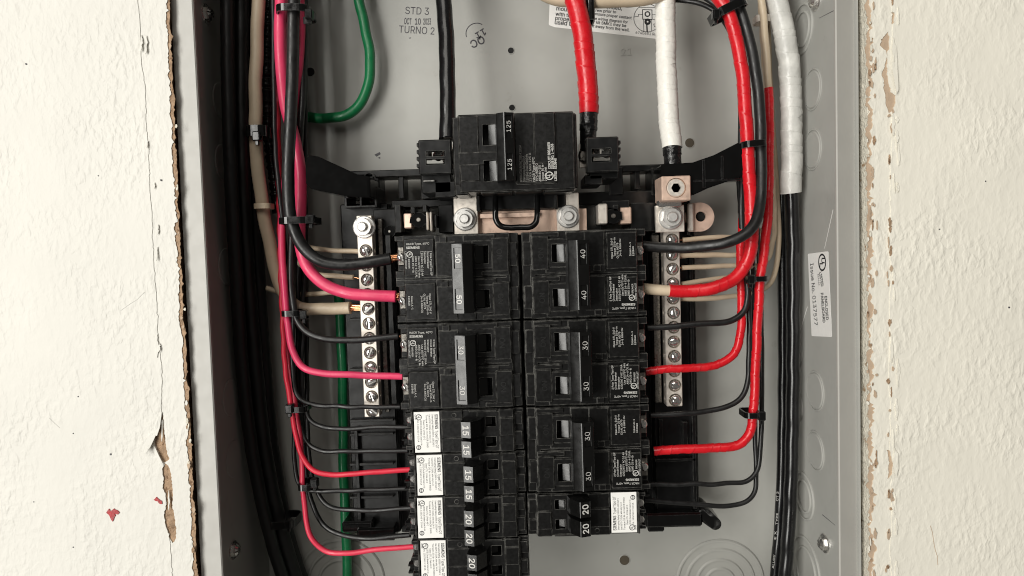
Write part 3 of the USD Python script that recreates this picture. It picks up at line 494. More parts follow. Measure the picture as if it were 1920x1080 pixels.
def two_pole(label, amps, loc, rot, group):
    th = thing('double_breaker', label, 'circuit breaker', loc, rot, group)
    M = [cb(.3, 50.5, 5.2, 66.5, 0, 49.6, .5), cb(.6, 50.2, .4, 6, 0, 41, .5), cb(.5, 50.3, 66, 71.4, 0, 47.8, .5)]
    for a0, a1 in ((.4, 3.4), (20.6, 29.6), (46.4, 50.4)): M.append(cb(a0, a1, .3, 6, 0, 48.6, .4))
    cut = [cb(24.9, 25.9, -1, 64, 47.9, 60, .1)]
    for q in (0, 25.4):
        M += [cb(q+1.0, q+24.4, 23.6, 46, 48, 50.6, .35), cb(q+4.6, q+24.2, 24.2, 35.5, 49, 51.4, .35), cb(q+4.4, q+20.6, 45.0, 56.4, 48, 51.6, .35), cb(q+1.2, q+4.8, 40, 58, 48, 51.0, .3),
              cb(q+3.2, q+22.2, 56.2, 65.6, 48, 52.3, .4), cb(q+6, q+19.5, 65.4, 70.5, 46, 49.5, .35), cb(q+22.0, q+24.4, 50, 65.8, 48, 50.9, .3), cb(q+1.6, q+5, 26.5, 30.5, 49, 51.9, .3)]
        cut += [cb(q+7.2, q+17.6, 46.6, 54.2, 36, 70, .1)]
    body = union(M) - union(cut); obj('case', body, 'black_plastic', th)
    for q in (0, 25.4):
        obj('label_pad', cb(q+2.4, q+23.4, 5.9, 23.2, 48.5, 52, .45), 'black_plastic', th)
        obj('terminal_lug', cb(q+6.5, q+17.5, 1.0, 5.4, 30, 43.6, .4), 'dark_steel', th); obj('terminal_screw', place(screw_head(2.6, 20, 0), np.eye(3), (q+12.5, 3.2, 44.2)), 'zinc_steel', th)
        stem = prof_prism([(45.6, 38), (51.9, 38), (51.6, 49.4), (51.2, 49.9), (47.8, 51.3), (46.8, 51.4)], q+7.5, q+17.3)
        obj('toggle_stem', stem, 'handle_plastic', th)
        obj('emboss', lt('OFF', q+8.5, 30.6, 2.6, c=51.36, depth=.1), 'black_plain', th); obj('emboss', lt('ON', q+9.5, 59, 3.0, c=52.28, depth=.1), 'black_plain', th)
    hb = prof_prism([(35.0, 49), (46.5, 49), (46.0, 62.9), (45.4, 63.7), (41.5, 66.0), (40.9, 66.35), (40.4, 66.4), (34.6, 64.5), (34.2, 63.9)], 6.2, 44.6)
    # number windows sunk into the tilted top of the handle tie
    tl = math.atan2(1.9, 6.1); ax = np.array([(1, 0, 0), (0, math.cos(tl), math.sin(tl)), (0, -math.sin(tl), math.cos(tl))]); mid = np.array([0, 37.65, 65.55])
    for q in (8.3, 31.0):
        w = cb(q, q+11.6, -2.2, 2.2, -.9, 3, .1).to_mesh(); v = w.vert_properties[:, :3] @ ax + mid; hb = hb - mani(v, w.tri_verts)
    obj('handle_tie', hb, 'handle_plastic', th, smooth=25)
    for q in (8.3, 31.0):
        t = tmesh(amps, 3.0, amps == '50', .1); w = t.vertices[:, 0].max(); t.vertices = t.vertices - [w/2, 1.5, 0]; obj('rating_number', place(t, ax, np.array([q+5.8, 0, 0]) + mid + ax[2]*-.88), 'white_ink', th)
    T = [lt('HACR Type, 40°C', 5.8, 7.4, 1.15, 'b', c=52), lt('SIEMENS', 8.0, 7.4, 1.25, 'b', True)]
    L1 = ['2 Pole Type/Tipo QP', 'Circuit Breaker', 'Interruptor', '120/240 V AC 10 kA', 'Use 60/75°C wire', 'AWG 14-6 CU AL', 'SWD 25 in-lb']
    for i, s in enumerate(L1): T.append(lt(s, 9.4 if i < 4 else 12.2, 20.9 - i*1.72, 1.05))
    T.append(place(listed_mark(1.75), np.eye(3), (11.2, 9.3, 52))); T.append(lt('LISTED CIRCUIT', 9.4, 6.6, .9)); T.append(lt('BREAKER', 13.6, 8.4, .9))
    L2 = ['Class CTL 240 V', 'Torque 25 lb-in', 'CU AL 60/75', '14-8 AWG CU']
    for i, s in enumerate(L2): T.append(lt(s, 25.4+8.4+1.0*(i % 2), 19.6-i*1.6, 1.05))
    T += [lt('Issue LA-1', 25.4+9.5, 9.2, 1.05), lt('E10848', 25.4+9.5, 7.5, 1.05)]
    obj('printed_text', cat(T), 'white_ink', th); return th
def tandem(label, amps, loc, rot, group):
    th = thing('tandem_breaker', label, 'circuit breaker', loc, rot, group)
    M = [cb(.3, 25.1, 6.4, 66.5, 0, 49.4, .45), cb(.5, 24.9, 2.6, 8, 0, 44, .4), cb(.5, 24.9, 66, 71.4, 0, 47.4, .4), cb(.4, 25, 57.4, 65.8, 48, 51.2, .4), cb(.4, 5.6, 23.6, 36, 48, 50.8, .35), cb(5.4, 16.2, 23.8, 38, 48, 51.4, .35), cb(16.4, 25, 23.6, 36, 48, 50.6, .35),
         cb(1.2, 25, 44.5, 57.6, 48, 50.8, .4), cb(5.0, 15.6, 57.6, 65.6, 50, 52.4, .4), cb(.4, 1.6, 40, 56, 48, 51.6, .3), cb(3, 10, 66, 70.6, 46, 49.2, .3), cb(14, 22, 66, 70.6, 46, 49.2, .3), cb(.4, 25, 6.2, 7.3, 46, 50.6, .3)]
    for a in (2.0, 11.5, 21.5): M.append(cb(a, a+2.2, 2.2, 6.6, 0, 47.5, .3))
    body = union(M) - union([cb(a, a+5.6, 49.4, 55.4, 40, 60, .1) for a in (4.6, 16.2)]); obj('case', body, 'black_plastic', th)
    obj('clip_hook', union([cb(19, 24.6, -.8, 6, 26, 38, .3), cb(19, 20.2, -1.4, 5.5, 36, 41, .2), cb(23.4, 24.6, -1.4, 5.5, 36, 41, .2)]), 'handle_plastic', th)
    obj('end_skirt', m3.Manifold.hull_points(np.array([(a, b, c) for a, b0, b1 in ((8, 3.5, 6), (19.5, -1, 6)) for b in (b0, b1) for c in (10, 34)])), 'gloss_plastic', th)
    for a in (4.0, 14.0): obj('terminal_screw', place(disc(2.3, 1.6, 20, .5) - cb(-4, 4, -.4, .4, .9, 3, .02), np.eye(3), (a+2.5, 4.9, 43.6)), 'zinc_steel', th)
    lbp = obj('paper_label', cb(1.0, 24.9, 7.8, 22.7, 49.2, 49.75, .15), 'label_paper', th)
    T = [lfit('SIEMENS', 2.4, 11.2, 20.0, 1.75, True, 49.76), lfit('Type/Tipo QT', 12, 22.6, 20.0, 1.6, False, 49.76)]
    for i, (s, e) in enumerate((('Interrupting Rating 10000 A 120/240 V', 21.5), ('Use 60/75 C CU/AL wire only 14-8', 19.0), ('Torque 20 lb-in HACR SWD', 22.0), ('Class CTL 1 Pole 40 C', 17.5), ('LISTED Circuit Breaker Issue LA-44', 20.5), ('Int. 120/240 V 10 kA', 18.6))): T.append(lfit(s, 5.6 if i > 2 else 2.6, e, 18.2-i*1.72, .95, False, 49.76))
    T += [place(listed_mark(1.7), np.eye(3), (4.0, 10.7, 49.76)), lfit('LISTED', 2.4, 5.4, 8.4, .8, True, 49.76), place(ring2(1.4, 1.0, 0, 0), np.eye(3), (21.8, 10.0, 49.76)), lfit('NOM', 20.9, 22.8, 9.6, .8, True, 49.76)]
    obj('label_print', cat(T), 'black_ink', lbp)
    obj('emboss_ring', place(ring(1.5, 1.1, .35, 28, .1), np.eye(3), (3.2, 31.2, 50.7)), 'black_plastic', th); obj('embossed_name', lt('SIEMENS', 17.2, 29.6, 1.1, c=50.58, depth=.1), 'black_plain', th)
    tl = math.atan2(1.6, 5.2); ax = np.array([(1, 0, 0), (0, math.cos(tl), math.sin(tl)), (0, -math.sin(tl), math.cos(tl))])
    for a in (4.5, 15.6):
        hd = prof_prism([(37.4, 48), (49, 48), (47, 57), (42.0, 63.3), (41.5, 63.5), (36.2, 61.9), (35.9, 61.3)], a, a+9.0); tg = obj('toggle', hd, 'handle_plastic', th, smooth=25)
        t = tmesh(amps, 3.5, True, .1); w = t.vertices[:, 0].max(); t.vertices = t.vertices - [w/2, 1.75, 0]; obj('rating_number', place(t, ax, np.array([a+4.5, 38.85, 62.7]) + ax[2]*.05), 'white_ink', tg)
        obj('toggle_stem', prof_prism([(48.5, 38), (53.2, 38), (53.0, 48.0), (50.4, 49.1), (49.4, 49.2)], a+.6, a+5.2), 'handle_plastic', th)
    return th
YBB = 75.0; GL, GR = 'breakers in the left column', 'breakers in the right column'; XI, XO = .8, 72.3
def locL(k): return (-XO, YBB, -25.4*k - .2)
def locR(k, n): return (XO, YBB, -25.4*(k+n) - .2)
two_pole('topmost left breaker, two poles marked 50, fed by thick black and pink wires', '50', locL(0), LEFT, GL)
b30 = two_pole('left two pole breaker marked 30 just below the breaker marked 50', '30', locL(2), LEFT, GL)
two_pole('topmost right breaker, two poles marked 40, fed by thick black and red wires', '40', locR(0, 2), RIGHT, GR)
clone(b30, 'right two pole breaker marked 30 directly below the breaker marked 40', locR(2, 2), RIGHT); clone(b30, 'lowest right two pole breaker marked 30, above the white-labelled tandem breaker', locR(4, 2), RIGHT)
for k in (1, 2): stage.GetPrimAtPath(f'/World/double_breaker_{k+2:03d}').SetCustomDataByKey('group', GR)
t15 = tandem('upper left tandem breaker marked 15 and 15, white label, below the two pole breakers', '15', locL(4), LEFT, GL)
clone(t15, 'second left tandem breaker marked 15 and 15, reached by a thin red wire', locL(5) + np.array([.6, 0, 0]), LEFT)
t20 = tandem('left tandem breaker marked 20 and 20, directly below the two tandems marked 15', '20', locL(6), LEFT, GL)
clone(t20, 'lowest left tandem breaker marked 20, cut off by the bottom of the picture', locL(7) + np.array([1.0, 0, 0]), LEFT)
c = clone(t20, 'tandem breaker marked 20 and 20 at the foot of the right column', (XO-1, YBB, -25.4*7-.4), RIGHT); stage.GetPrimAtPath(c).SetCustomDataByKey('group', GR)

# main breaker
mbl = at(1086, 352, 16); mb = thing('main_breaker', 'large main breaker marked 125 at the top centre between the feed cables', 'circuit breaker', (mbl[0], 70, mbl[2]-.5), RIGHT)
W_, L_ = 43.0, 70.0
M = [cb(0, W_, 2, 66.5, 0, 53, .6), cb(.6, W_-.6, .2, 4, 0, 50.5, .8), cb(.5, W_-.5, 66, L_, 0, 49, .7), cb(3.5, W_-.3, 12, 35, 50, 54.4, .5), cb(14.5, W_-.5, 12.5, 24.5, 53, 55, .6), cb(6, W_-1, 55, 66, 52, 54, .5), cb(14.8, 22, 44, 66.6, 52, 54.2, .4), cb(-1.2, 4, 2.5, 19.5, 30, 49.5, .7), cb(-.8, 3, 37, 55, 28, 51, .6), cb(-1.2, 5, 62, 69.5, 24, 50.5, .6), cb(-.6, 4, 20.5, 36, 30, 51.5, .5)]
obj('case', union(M) - union([cb(a, a+11.6, 45.8, 52.8, 40, 70, .1) for a in (5.6, 25.6)]), 'black_plastic', mb)
obj('emboss_ring', place(ring(1.5, 1.1, .4, 28, .1), np.eye(3), (2.0, 28.3, 51.4)), 'black_plastic', mb)
for a in (5.6, 25.6): obj('toggle_stem', prof_prism([(44.6, 38), (50.0, 38), (49.8, 51.8), (49.5, 52.2), (46.2, 53.6), (45.2, 53.7)], a+.3, a+11.3), 'handle_plastic', mb)
hb = prof_prism([(36.0, 52), (45.4, 52), (44.8, 63.9), (44.3, 64.5), (41.2, 66.35), (40.6, 66.7), (40.2, 66.75), (35.6, 65.2), (35.2, 64.6)], 4.8, 40.8)
tl = math.atan2(1.5, 4.8); ax = np.array([(1, 0, 0), (0, math.cos(tl), math.sin(tl)), (0, -math.sin(tl), math.cos(tl))]); mid = np.array([0, 38.0, 65.95])
for a in (6.8, 27.2):
    w = cb(a, a+12.2, -1.9, 1.9, -.8, 3, .1).to_mesh(); v = w.vert_properties[:, :3] @ ax + mid; hb = hb - mani(v, w.tri_verts)
obj('handle_tie', hb, 'handle_plastic', mb, smooth=25)
for a in (6.8, 27.2):
    t = tmesh('125', 2.5, False, .1); w = t.vertices[:, 0].max(); t.vertices = t.vertices - [w/2, 1.25, 0]; obj('rating_number', place(t, ax, np.array([a+6.1, 0, 0]) + mid + ax[2]*-.78), 'white_ink', mb)
T = []; TF = []
for i, (s, a1) in enumerate((('INTERRUPTING RATING 22000 A 120/240', 25), ('Interrupting Rating 22 kA', 19), ('120/240 V AC 50/60 Hz', 20), ('22 KA MAX 125 A', 20.5))): TF.append(lfit(s, 4.6, a1, 31.6-i*1.75, 1.2, False, 54.41))
for i, (s, a1) in enumerate((('HACR Type 40°C', 18), ('75°C WIRE ONLY CU/AL', 23), ('AWG #4-2/0', 13.5), ('Torque 50 in-lb', 16), ('2 Pole Unit', 12.5))): T.append(lfit(s, 4.6, a1, 24.4-i*1.65, 1.25, False, 55.01 if i > 90 else 54.41))
for s, a0, a1, b in (('CIRCUIT BREAKER', 11.2, 26, 15.6), ('ISSUE NO. L-4638', 11.2, 25, 13.8), ('E10848', 11.2, 17, 12.3), ('LISTED', 4.6, 10, 12.3)): T.append(lfit(s, a0, min(a1, 14.2) if False else a1, b, 1.35, True, 55.02))
T.append(place(listed_mark(2.3), np.eye(3), (7.6, 16.4, 54.42)))
obj('printed_text', cat(T), 'white_ink', mb); obj('printed_text', cat(TF), 'faded_ink', mb)

# ================================================================ wires
def wire(label, pts, d, mat, group=None, name='wire', strands=None, cover=(), jitter=True, cat='wire'):
    """cover: (from, to, material, extra radius, pitch) as fractions of the length; strands: (end point px, count)"""
    c = pxline(pts, wob=.16 if d > 5 else .26)
    if not strands and not cover:
        return obj(name, tube(c, d/2), mat, smooth=True, label=label, cat=cat, group=group)
    th = thing(name, label, cat, c[len(c)//2], group=group); n = len(c)
    obj('insulation', tube(c, d/2), mat, th, smooth=True)
    for f0, f1, mt, ex, pitch, *hs in cover:
        i0, i1 = int(f0*(n-1)), max(int(f1*(n-1)), int(f0*(n-1))+3); seg = c[i0:i1+1]; u = np.arange(len(seg)); seg = PchipInterpolator(u, seg)(np.linspace(0, len(seg)-1, len(seg)*3))
        obj('tape_wrap', tube(seg, d/2+ex, 36, (pitch, hs[0] if hs else ex*.6) if pitch else None), mt, th, smooth=24)
    if strands:
        e = at(*strands[0]); k = strands[1]; a = c[-1]; t = e-a; F3 = frame(t)
        for i in range(k):
            an = 6.283*i/max(1, k-1); rr = 0 if i == k-1 else d*.26
            off = rr*(math.cos(an)*F3[0] + math.sin(an)*F3[1]); an += .8; of2 = rr*.7*(math.cos(an)*F3[0] + math.sin(an)*F3[1])
            obj('strand', tube(spline([a - t*.1 + off, a + t*.5 + (off+of2)/2, e + of2], .5), d*.13, 8), 'strand_copper', th, smooth=True)
    return th
GW = 'branch wires on the left'; GRW = 'branch wires on the right'
wire('thick black wire bending into the upper terminal of the breaker marked 50', [(556, -90, 40), (551, 0, 38), (549, 100, 38), (546, 200, 36), (541, 300, 35), (541, 370, 34), (548, 420, 34), (566, 460, 34), (596, 487, 35), (640, 497, 36), (690, 492, 37), (733, 485, 39)], 7.1, 'black_insulation', GW, strands=((756, 480, 40), 8))
wire('thick pink wire bending into the lower terminal of the breaker marked 50', [(525, -90, 44), (527, 0, 42), (525, 60, 42), (528, 130, 44), (536, 200, 48), (552, 260, 50), (563, 320, 50), (563, 400, 47), (562, 450, 44), (576, 500, 42), (608, 533, 40), (650, 549, 39), (700, 554, 38.5), (743, 556, 39)], 7.0, 'pink_insulation', GW, strands=((764, 554, 41), 7))
wire('pink wire sweeping into the lower terminal of the left breaker marked 30', [(560, -90, 58), (566, 60, 56), (560, 150, 56), (545, 260, 56), (532, 360, 50), (528, 430, 44), (530, 500, 42), (535, 560, 41), (540, 610, 41), (548, 655, 41), (568, 688, 41), (605, 700, 40), (670, 703, 40), (756, 706, 41)], 4.1, 'pink_insulation', GW)
wire('medium black wire sweeping into the upper terminal of the left breaker marked 30', [(566, -90, 60), (570, 100, 58), (560, 300, 54), (548, 430, 48), (545, 500, 45), (549, 560, 43), (556, 600, 42), (575, 622, 41), (610, 635, 40), (660, 638, 40), (710, 634, 40), (748, 630, 41)], 4.0, 'black_insulation', GW, strands=((760, 632, 42), 3))
wire('thin red wire sweeping into the second left tandem breaker', [(518, -90, 60), (520, 200, 58), (524, 400, 54), (527, 520, 50), (531, 620, 47), (536, 700, 45), (546, 760, 43), (556, 820, 43), (568, 858, 43), (590, 883, 42), (625, 890, 42), (690, 886, 42), (774, 880, 43)], 3.2, 'red_insulation', GW)
wire('thin pink wire with the lowest sweep, into the bottom left tandem breaker', [(515, -90, 66), (521, 200, 62), (527, 420, 58), (533, 600, 54), (545, 700, 52), (560, 800, 50), (566, 870, 48), (569, 920, 46), (574, 975, 45), (586, 1012, 44), (612, 1034, 44), (650, 1037, 43), (700, 1031, 43), (786, 1024, 43)], 3.2, 'coral_insulation', GW)
wire('highest thin black wire leaving the tie, ending under the left breaker marked 30', [(576, -90, 70), (562, 300, 60), (552, 500, 54), (549, 620, 50), (549, 700, 48), (555, 735, 47), (572, 754, 46), (610, 761, 45), (670, 763, 44), (752, 763, 44)], 2.8, 'black_insulation', GW)
wire('thin black wire bending into the upper side of the first left tandem breaker', [(572, -90, 74), (572, 400, 64), (568, 600, 58), (566, 700, 55), (570, 755, 53), (582, 787, 50), (606, 801, 47), (645, 804, 45), (700, 801, 44), (775, 801, 43)], 2.8, 'black_insulation', GW)
wire('thin black wire bending into the lower side of the first left tandem breaker', [(560, -90, 78), (562, 400, 68), (558, 600, 60), (560, 740, 56), (565, 800, 53), (575, 830, 50), (598, 844, 48), (650, 846, 46), (766, 845, 45)], 2.8, 'black_insulation', GW)
wire('thin black wire looping out left of the red one, into the second left tandem', [(511, -90, 46), (513, 60, 45), (514, 180, 45), (517, 290, 45), (525, 370, 44), (533, 450, 46), (543, 560, 52), (548, 650, 55), (552, 800, 56), (552, 860, 52), (560, 905, 49), (580, 919, 47), (640, 920, 46), (770, 916, 46)], 2.8, 'black_insulation', GW)
wire('thin black wire bending into the upper side of the third left tandem', [(566, -90, 82), (574, 500, 72), (576, 750, 66), (580, 860, 60), (592, 915, 55), (612, 945, 51), (645, 956, 48), (690, 957, 46), (778, 952, 44)], 2.8, 'black_insulation', GW)
wire('lowest thin black wire, bending into the lower side of the third left tandem', [(552, -90, 84), (562, 500, 76), (566, 750, 70), (574, 880, 64), (584, 940, 58), (605, 982, 54), (640, 1003, 50), (690, 1009, 47), (770, 1003, 46)], 3.0, 'black_insulation', GW)
# beige neutrals, left
GN = 'beige neutral wires'
wire('thick beige wire with bare copper end on the left neutral bar', [(489, -90, 44), (485, 0, 43), (481, 100, 43), (479, 200, 43), (481, 290, 44), (490, 370, 46), (502, 440, 49), (515, 500, 52), (532, 550, 55), (560, 576, 57), (610, 579, 57), (658, 577, 56)], 7.6, 'beige_insulation', GN, strands=((690, 577, 55), 6))
wire('thin beige wire reaching the highest screw of the left neutral bar', [(545, 440, 66), (575, 462, 62), (610, 468, 59), (660, 471, 56), (676, 472, 55)], 3.0, 'beige_insulation', GN, strands=((686, 472, 55), 1))
wire('thin beige wire reaching the left neutral bar above the pink bend', [(540, 480, 66), (590, 512, 60), (630, 518, 57), (663, 520, 56)], 3.2, 'beige_insulation', GN, strands=((684, 524, 55), 1))
wire('thin beige wire passing behind the pink bend to the left neutral bar', [(500, 540, 70), (530, 549, 68), (575, 552, 64), (625, 548, 60), (665, 549, 57), (690, 550, 56)], 3.2, 'beige_insulation', GN)
# green earths
wire('bright green earth wire looping down at the top left of the box', [(655, -120, 82), (664, -60, 82), (673, 0, 82), (686, 60, 82), (694, 110, 82), (691, 155, 82), (677, 192, 83), (650, 215, 84), (615, 222, 86), (574, 219, 89)], 6.6, 'green_insulation', cat='wire')
wire('dark green earth wire running straight down behind the left neutral bar', [(634, 540, 86), (640, 640, 86), (643, 760, 86), (644, 880, 86), (648, 980, 86), (652, 1090, 86), (655, 1200, 86)], 6.4, 'green_insulation', cat='wire')
# black jackets on the far left
GJ = 'black jacketed cables down the left side'
for lab, pts, d, mt in (('outermost black cable against the left side of the box', [(426, -120, 40), (427, 100, 40), (432, 300, 41), (442, 500, 46), (455, 700, 52), (475, 860, 58), (505, 1000, 64), (540, 1110, 68), (590, 1240, 70)], 8, 'black_jacket'),
                        ('second black cable from the left, beside the thick beige wire', [(452, -120, 52), (452, 100, 52), (453, 260, 52), (460, 450, 56), (476, 650, 62), (496, 840, 68), (524, 980, 72), (556, 1090, 74), (600, 1220, 76)], 9, 'black_jacket'),
                        ('third black cable from the left, behind the thick beige wire', [(470, -120, 66), (470, 100, 66), (474, 300, 66), (482, 500, 70), (496, 700, 76), (512, 860, 80), (538, 1000, 82), (566, 1090, 84), (610, 1220, 84)], 9.5, 'black_jacket')):
    wire(lab, pts, d, mt, GJ, name='cable', cat='cable')
c = pxline([(506, -120, 62), (506, 0, 62), (503, 80, 62), (501, 180, 62), (504, 260, 62), (514, 340, 64), (520, 400, 66)], .5); s = np.arange(len(c))*.5
obj('cable', tube(c, 2.6 + .8*np.abs(np.sin(s*.55)) + .3*np.sin(s*1.9), 18), 'gloss_plastic', smooth=True, label='knobbly black twisted cable seen between the beige and the pink wires', cat='cable')
# main feeds
wire('fat glossy black feed cable entering the main breaker from above left', [(822, -130, 62), (829, -40, 58), (836, 60, 52), (839, 150, 47), (839, 220, 44), (838, 262, 42)], 9.6, 'gloss_jacket', name='feed_cable', cat='cable')
wire('fat feed cable wrapped in red tape entering the main breaker from above right', [(1050, -120, 50), (1066, -50, 46), (1078, 0, 44), (1091, 60, 43), (1099, 120, 43), (1103, 180, 43), (1104, 230, 43), (1103, 262, 43), (1102, 285, 43)], 9.8, 'black_tape', name='feed_cable', cat='cable', cover=((0, .83, 'red_tape', .75, 9.5), (.83, .9, 'black_tape', .35, 5)))
wire('fat neutral cable wrapped in white tape that ends in the copper lug', [(1243, -130, 62), (1247, -30, 60), (1248, 60, 58), (1250, 140, 54), (1254, 220, 49), (1260, 280, 45), (1262, 310, 44), (1264, 340, 43)], 10.2, 'black_tape', name='feed_cable', cat='cable', cover=((0, .872, 'white_tape', .8, 6.6, .34), (.872, .9, 'black_tape', .3, 5)))
wire('fat cable in grey-white tape above a bare black length on the right', [(1436, -130, 64), (1446, -40, 62), (1458, 10, 61), (1472, 70, 60), (1481, 140, 60), (1484, 230, 60), (1484, 320, 60), (1483, 362, 61), (1486, 420, 64), (1487, 600, 66), (1486, 760, 66), (1483, 900, 66), (1476, 1030, 66), (1466, 1130, 66), (1450, 1250, 66)], 8.2, 'gloss_jacket', name='feed_cable', cat='cable', cover=((0, .346, 'grey_tape', 2.0, 9.0, .4),))
narrow = wire('narrow black cable with white printing beside the right side wall', [(1466, 362, 76), (1467, 480, 76), (1468, 640, 76), (1467, 800, 76), (1464, 920, 76), (1457, 1030, 76), (1448, 1120, 76), (1430, 1250, 76)], 6.2, 'gloss_jacket', name='cable', cat='cable')
T = []
for i, (s, q0, q1) in enumerate((('CT 2', (1460, 922), (1459, 940)), ('TYPE', (1459, 962), (1458, 984)), ('ALLOY', (1454, 1040), (1451, 1066)), ('E X', (1456, 996), (1455, 1012)))): T.append(back_text(s, q1, q0, 72.6, h=1.3))
obj('printed_letters', cat(T), 'white_ink', narrow)
# right bundle
wire('thick red-taped wire with beige end in the lower terminal of the breaker marked 40', [(1320, -70, 44), (1340, -15, 42), (1363, 20, 40), (1381, 75, 39), (1392, 140, 38), (1398, 210, 37), (1403, 300, 37), (1408, 380, 37), (1410, 440, 37), (1402, 485, 37), (1380, 520, 37), (1340, 539, 36), (1290, 546, 38), (1240, 544, 39), (1206, 541, 40)], 6.5, 'beige_insulation', GRW, strands=((1196, 541, 41), 4), cover=((0, .938, 'red_tape', .45, 11),))
wire('black wire as thick as the red-taped one, above it, into the breaker marked 40', [(1350, -80, 50), (1368, -30, 46), (1388, 20, 43), (1405, 75, 41), (1416, 130, 40), (1424, 200, 39), (1427, 290, 38), (1426, 370, 33), (1417, 415, 27), (1396, 440, 25), (1360, 455, 27), (1310, 463, 33), (1260, 465, 38), (1204, 461, 41)], 6.3, 'black_insulation', GRW)
wire('red-taped wire in the lower terminal of the lowest breaker marked 30', [(1415, -90, 60), (1430, 20, 58), (1438, 120, 57), (1442, 200, 56), (1442, 300, 54), (1440, 400, 50), (1433, 470, 46), (1426, 520, 43), (1422, 580, 42), (1418, 660, 41), (1415, 730, 40), (1412, 780, 40), (1404, 815, 40), (1384, 834, 40), (1340, 840, 40), (1280, 842, 41), (1226, 846, 42)], 4.3, 'beige_insulation', GRW, cover=((.24, 1, 'red_tape', .45, 9),))
wire('red-taped wire in the lower terminal of the middle breaker marked 30', [(1372, -80, 70), (1392, 200, 62), (1392, 420, 54), (1388, 470, 50), (1390, 560, 46), (1389, 620, 44), (1378, 660, 43), (1350, 682, 42), (1300, 690, 41), (1250, 692, 41), (1211, 697, 42)], 3.9, 'red_insulation', GRW, cover=((.3, 1, 'red_tape', .4, 8),))
wire('medium black wire in the upper terminal of the middle breaker marked 30', [(1290, -22, 60), (1330, 0, 58), (1356, 25, 56), (1376, 70, 56), (1387, 140, 56), (1390, 300, 56), (1392, 440, 52), (1400, 520, 46), (1402, 555, 44), (1394, 583, 43), (1370, 600, 42), (1320, 608, 41), (1270, 611, 41), (1212, 615, 42)], 3.7, 'black_insulation', GRW)
wire('thin black wire in the upper terminal of the lowest breaker marked 30', [(1380, 300, 62), (1396, 450, 56), (1404, 560, 50), (1405, 640, 48), (1403, 700, 47), (1396, 735, 46), (1378, 756, 45), (1340, 768, 44), (1290, 775, 43), (1218, 779, 43)], 3.2, 'black_insulation', GRW)
wire('thin black wire leaving the right bundle just above the tandem breaker', [(1410, 300, 66), (1424, 500, 58), (1428, 640, 54), (1428, 780, 51), (1425, 850, 50), (1418, 885, 49), (1398, 902, 48), (1350, 907, 47), (1290, 908, 46), (1216, 908, 45)], 2.9, 'black_insulation', GRW)
wire('lowest thin black wire of the right bundle, into the right tandem breaker', [(1405, 300, 70), (1412, 500, 64), (1415, 700, 60), (1416, 830, 58), (1418, 890, 55), (1415, 922, 53), (1400, 940, 51), (1366, 948, 50), (1310, 946, 48), (1206, 937, 45)], 2.9, 'black_insulation', GRW)
wire('beige wire on the top screw of the right neutral bar', [(1452, 380, 70), (1430, 430, 70), (1400, 443, 66), (1350, 444, 60), (1300, 449, 56), (1280, 450, 55)], 3.0, 'beige_insulation', GN, strands=((1262, 450, 55), 1))
wire('beige wire on the right neutral bar just below the thick black wire', [(1440, 440, 72), (1420, 468, 70), (1390, 477, 66), (1330, 478, 60), (1272, 480, 55)], 3.3, 'beige_insulation', GN, strands=((1262, 480, 55), 1))
wire('beige wire that runs down the right bundle to the third screw of the bar', [(1422, -90, 66), (1426, 0, 66), (1431, 90, 66), (1440, 200, 66), (1448, 300, 66), (1452, 380, 66), (1450, 450, 66), (1438, 487, 66), (1410, 500, 64), (1380, 498, 61), (1330, 500, 58), (1278, 502, 55)], 3.1, 'beige_insulation', GN, strands=((1262, 506, 55), 1))
wire('beige wire looping lowest outside the right bundle before passing behind it', [(1436, -90, 70), (1439, 30, 70), (1444, 150, 70), (1452, 280, 70), (1458, 380, 70), (1460, 450, 69), (1456, 500, 68), (1443, 532, 66), (1415, 548, 64), (1370, 556, 62), (1320, 560, 58), (1275, 560, 56)], 3.2, 'beige_insulation', GN)
wire('beige wire reaching the right neutral bar above the red bend', [(1430, 500, 70), (1405, 518, 66), (1370, 521, 62), (1320, 525, 58), (1278, 533, 55)], 3.0, 'beige_insulation', GN, strands=((1262, 536, 55), 1))
GT = 'wires crossing at the top edge'
wire('thick beige wire crossing in front of the sticker at the top edge', [(960, -60, 54), (1000, -22, 52), (1040, -3, 51), (1090, 3, 51), (1150, 2, 52), (1220, -4, 54), (1300, -30, 56), (1360, -70, 58)], 7.6, 'beige_insulation', GT)
wire('thin black wire dipping across the top edge behind the white taped cable', [(1130, -20, 70), (1170, 8, 70), (1220, 4, 68), (1270, -1, 66), (1310, 6, 62), (1345, 26, 60), (1372, 66, 58), (1384, 120, 58), (1388, 200, 58), (1388, 400, 60)], 3.0, 'black_insulation', GT)
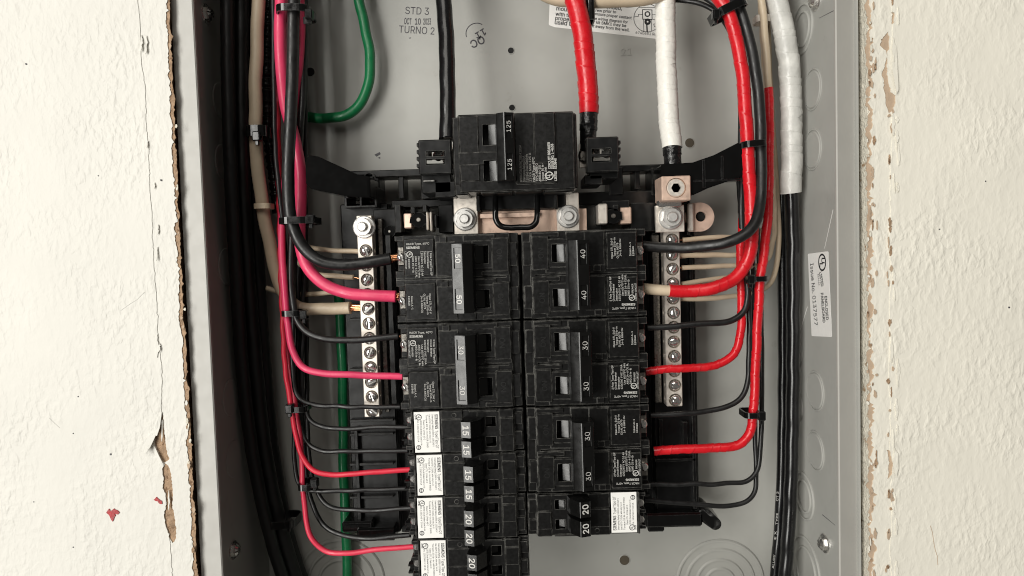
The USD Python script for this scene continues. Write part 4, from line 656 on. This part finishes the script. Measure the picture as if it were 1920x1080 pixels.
# ================================================================ cable ties
def tie(label, c, wpx, hpx, y, depth=9, head=None, mat='gloss_plastic', tilt=0, thick=.9):
    C = at(*c, y); s = sc(y); w = wpx*s/2; h = hpx*s; d = depth
    th = thing('cable_tie', label, 'cable tie', C, group='cable ties')
    g = Polygon([(-w, -d/2), (w, -d/2), (w, d/2), (-w, d/2)]).buffer(-min(w, d/2)*.6).buffer(min(w, d/2)*.6, 6); g = g.buffer(thick) - g
    t = trimesh.creation.extrude_polygon(g, h, engine='earcut'); v = t.vertices; m = trimesh.Trimesh(np.c_[v[:, 0], v[:, 1], v[:, 2]-h/2], t.faces, process=False)
    Rm = trimesh.transformations.rotation_matrix(math.radians(tilt), (0, 1, 0)); m.apply_transform(Rm); m.apply_translation(C + [0, d/2-.5, 0]); obj('strap', m, mat, th)
    if head:
        H = at(*head, y-1); obj('head', cb(H[0]-2.2, H[0]+2.2, H[1]-2.4, H[1]+2.4, H[2]-2.8, H[2]+2.8, .6), mat, th)
        obj('tail', cb(H[0]-1.0, H[0]+1.0, H[1]-1, H[1]+1, H[2]-5.2, H[2]-2.5, .3), mat, th)
    return th
tie('black cable tie at the very top of the left bundle', (545, 14), 58, 13, 33, 22, (580, 28), tilt=2)
tie('black cable tie on the left bundle where the thick black wire turns', (552, 413), 62, 13, 29, 24, (583, 411))
tie('black cable tie round the left bundle below the thick beige wire', (545, 588), 34, 11, 37, 14, (570, 590))
tie('black cable tie on the red wire left of the first left tandem', (556, 768), 30, 11, 39, 14, (543, 766))
tie('black cable tie low on the left bundle, beside the second left tandem', (572, 914), 24, 12, 42, 14, (590, 905))
tie('black cable tie around the thick beige wire at the left', (478, 245), 34, 20, 37, 12, (482, 256))
tie('small black cable tie low on the black cables at the left', (524, 985), 52, 14, 62, 20, (541, 982))
tie('black cable tie at the top of the right bundle', (1372, 12), 62, 16, 36, 18, (1342, 28), tilt=-24)
tie('black cable tie across the right bundle beside the plastic arm', (1417, 269), 40, 12, 32, 18, None, tilt=-3)
tie('black cable tie on the red wire behind the right red bend', (1425, 523), 26, 10, 38, 12, (1407, 524))
tie('black cable tie on the lower red wire of the right bundle', (1413, 779), 26, 11, 36, 14, (1427, 779))
tie('black cable tie round the beige wire at the top edge', (1107, 6), 10, 60, 46, 12, None)
tie('beige cable tie pairing the two beige wires at the top right', (1432, 34), 22, 12, 61, 9, None, 'pink_plastic')
tie('pale cable tie on the thick beige wire left of the bundle', (490, 386), 26, 10, 41, 10, None, 'beige_insulation')
